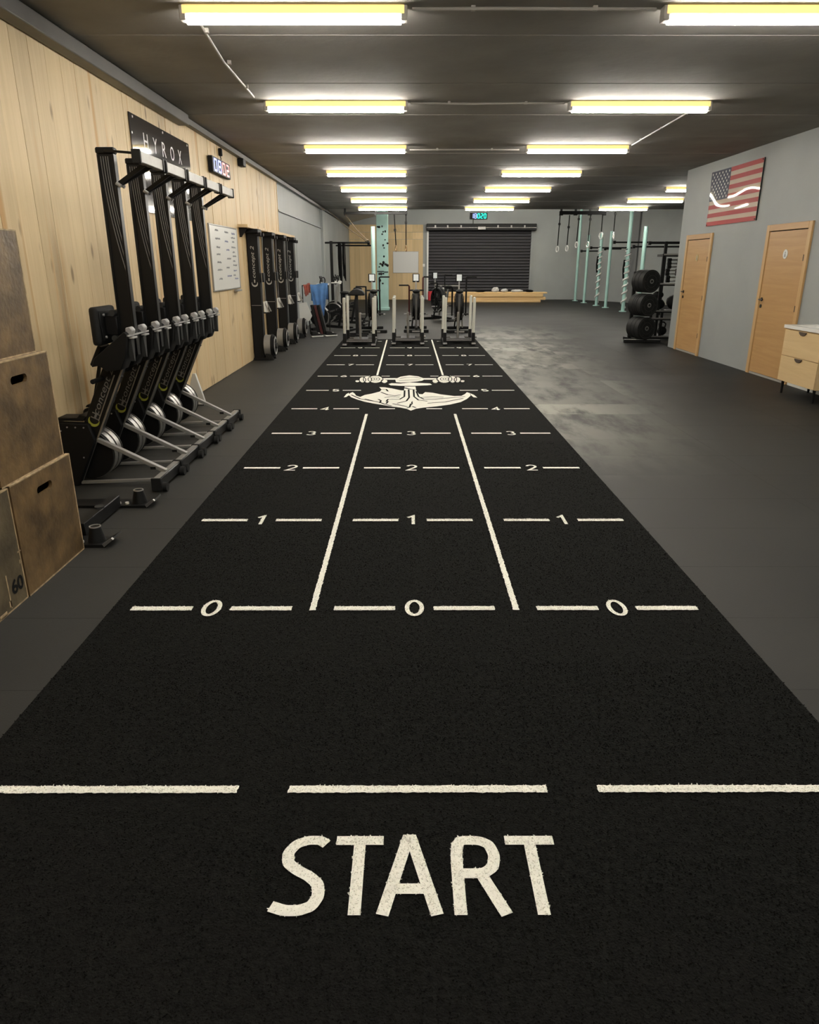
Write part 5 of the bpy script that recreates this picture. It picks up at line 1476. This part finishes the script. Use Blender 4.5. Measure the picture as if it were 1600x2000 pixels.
wavy(CY, FW / 2, FH - 7 * st_h, FH, 0.0036, 20, 14).build('blue_canton', 'flag_blue', fl)
stars = B()
for r_ in range(9):
    nst = 6 if r_ % 2 == 0 else 5
    for c_ in range(nst):
        yy = FW / 2 - (FW * 0.40) * ((c_ * 2 + 1 + (r_ % 2)) / 12.0)
        zz = FH - 7 * st_h * ((r_ + 0.9) / 9.8)
        xx = -0.0046 - 0.014 - 0.004 * math.sin(yy * 4.1 + 0.8) * math.sin(zz * 5.2 + .4) - 0.0022 * math.sin(zz * 7 + yy * 2)
        ps = []
        for k in range(10):
            a = PI / 2 + k * PI / 5; q_ = 0.026 if k % 2 == 0 else 0.011
            ps.append((xx, yy - q_ * math.cos(a), zz + q_ * math.sin(a)))
        stars.add(ps, [tuple(range(10))])
so = stars.build('stars', 'star', fl, smooth=False); so['kind'] = 'stuff'
for (yy, zz) in ((-FW / 2 + .03, FH - .02), (FW / 2 - .03, FH - .02), (-FW / 2 + .03, .02), (FW / 2 - .03, .02)):
    B().cyl((-0.006, yy, zz), (-0.026, yy, zz), 0.009, 8).build('pin', 'black', fl)
B().b2(-0.02, -0.006, -FW / 2 - 0.012, -FW / 2, 0.0, FH).build('dark_edge', 'black', fl)

# wash stand at the right picture edge
vn = thing('wash_stand', 'pale wooden wash stand with two drawers and white basin at the right edge', 'cabinet', (4.97, 8.815, 0))
vx0, vx1, vw = -0.225, 0.215, 0.435
B().b2(vx0 + 0.02, vx1, -vw, vw, 0.16, 0.812).build('body', 'birch', vn, bevel=0.003, smooth=False)
for k, (z0, z1) in enumerate(((0.165, 0.475), (0.482, 0.795))):
    dr = B().b2(vx0, vx0 + 0.022, -vw + 0.004, vw - 0.004, z0, z1).build('drawer', 'birch', vn, bevel=0.002, smooth=False)
    n = 12
    hp = [(0.085 * math.cos(math.radians(180 + 180 * i / n)), z1 - 0.002 + 0.045 * math.sin(math.radians(180 + 180 * i / n))) for i in range(n + 1)]
    B().prism(hp, 'x', vx0 - 0.012, vx0 + 0.001).build('drawer_pull', 'brown', dr, bevel=0.003)
b = B()
b.b2(vx0 - 0.015, vx1, -vw - 0.012, -vw + 0.10, 0.812, 0.852); b.b2(vx0 - 0.015, vx1, vw - 0.10, vw + 0.012, 0.812, 0.852)
b.b2(vx0 - 0.015, vx0 + 0.05, -vw + 0.10, vw - 0.10, 0.812, 0.852); b.b2(vx1 - 0.11, vx1, -vw + 0.10, vw - 0.10, 0.812, 0.852)
b.b2(vx0 + 0.05, vx1 - 0.11, -vw + 0.10, vw - 0.10, 0.808, 0.820)
b.build('basin_top', 'ceramic', vn, smooth=False)
for xx, yy in ((vx0 + 0.05, -vw + 0.06), (vx0 + 0.05, vw - 0.06), (vx1 - 0.04, -vw + 0.06), (vx1 - 0.04, vw - 0.06)):
    B().cyl((xx, yy, 0.0), (xx, yy, 0.162), 0.014, 12, 0.018).build('leg', 'black', vn)

# assumed lights of the hall behind, unseen under its pitched roof
for x, sx in ((0.9, 'left'), (3.4, 'middle'), (6.0, 'right')):
    for y, sy in ((26.0, 'front'), (28.6, 'middle'), (31.2, 'rear')):
        dup(L0, (x, y, 4.445 if x > 2.2 else 3.96), label='assumed tube light under the roof of the rear hall, %s row, %s column' % (sy, sx))['group'] = 'assumed tube lights of the hall behind'
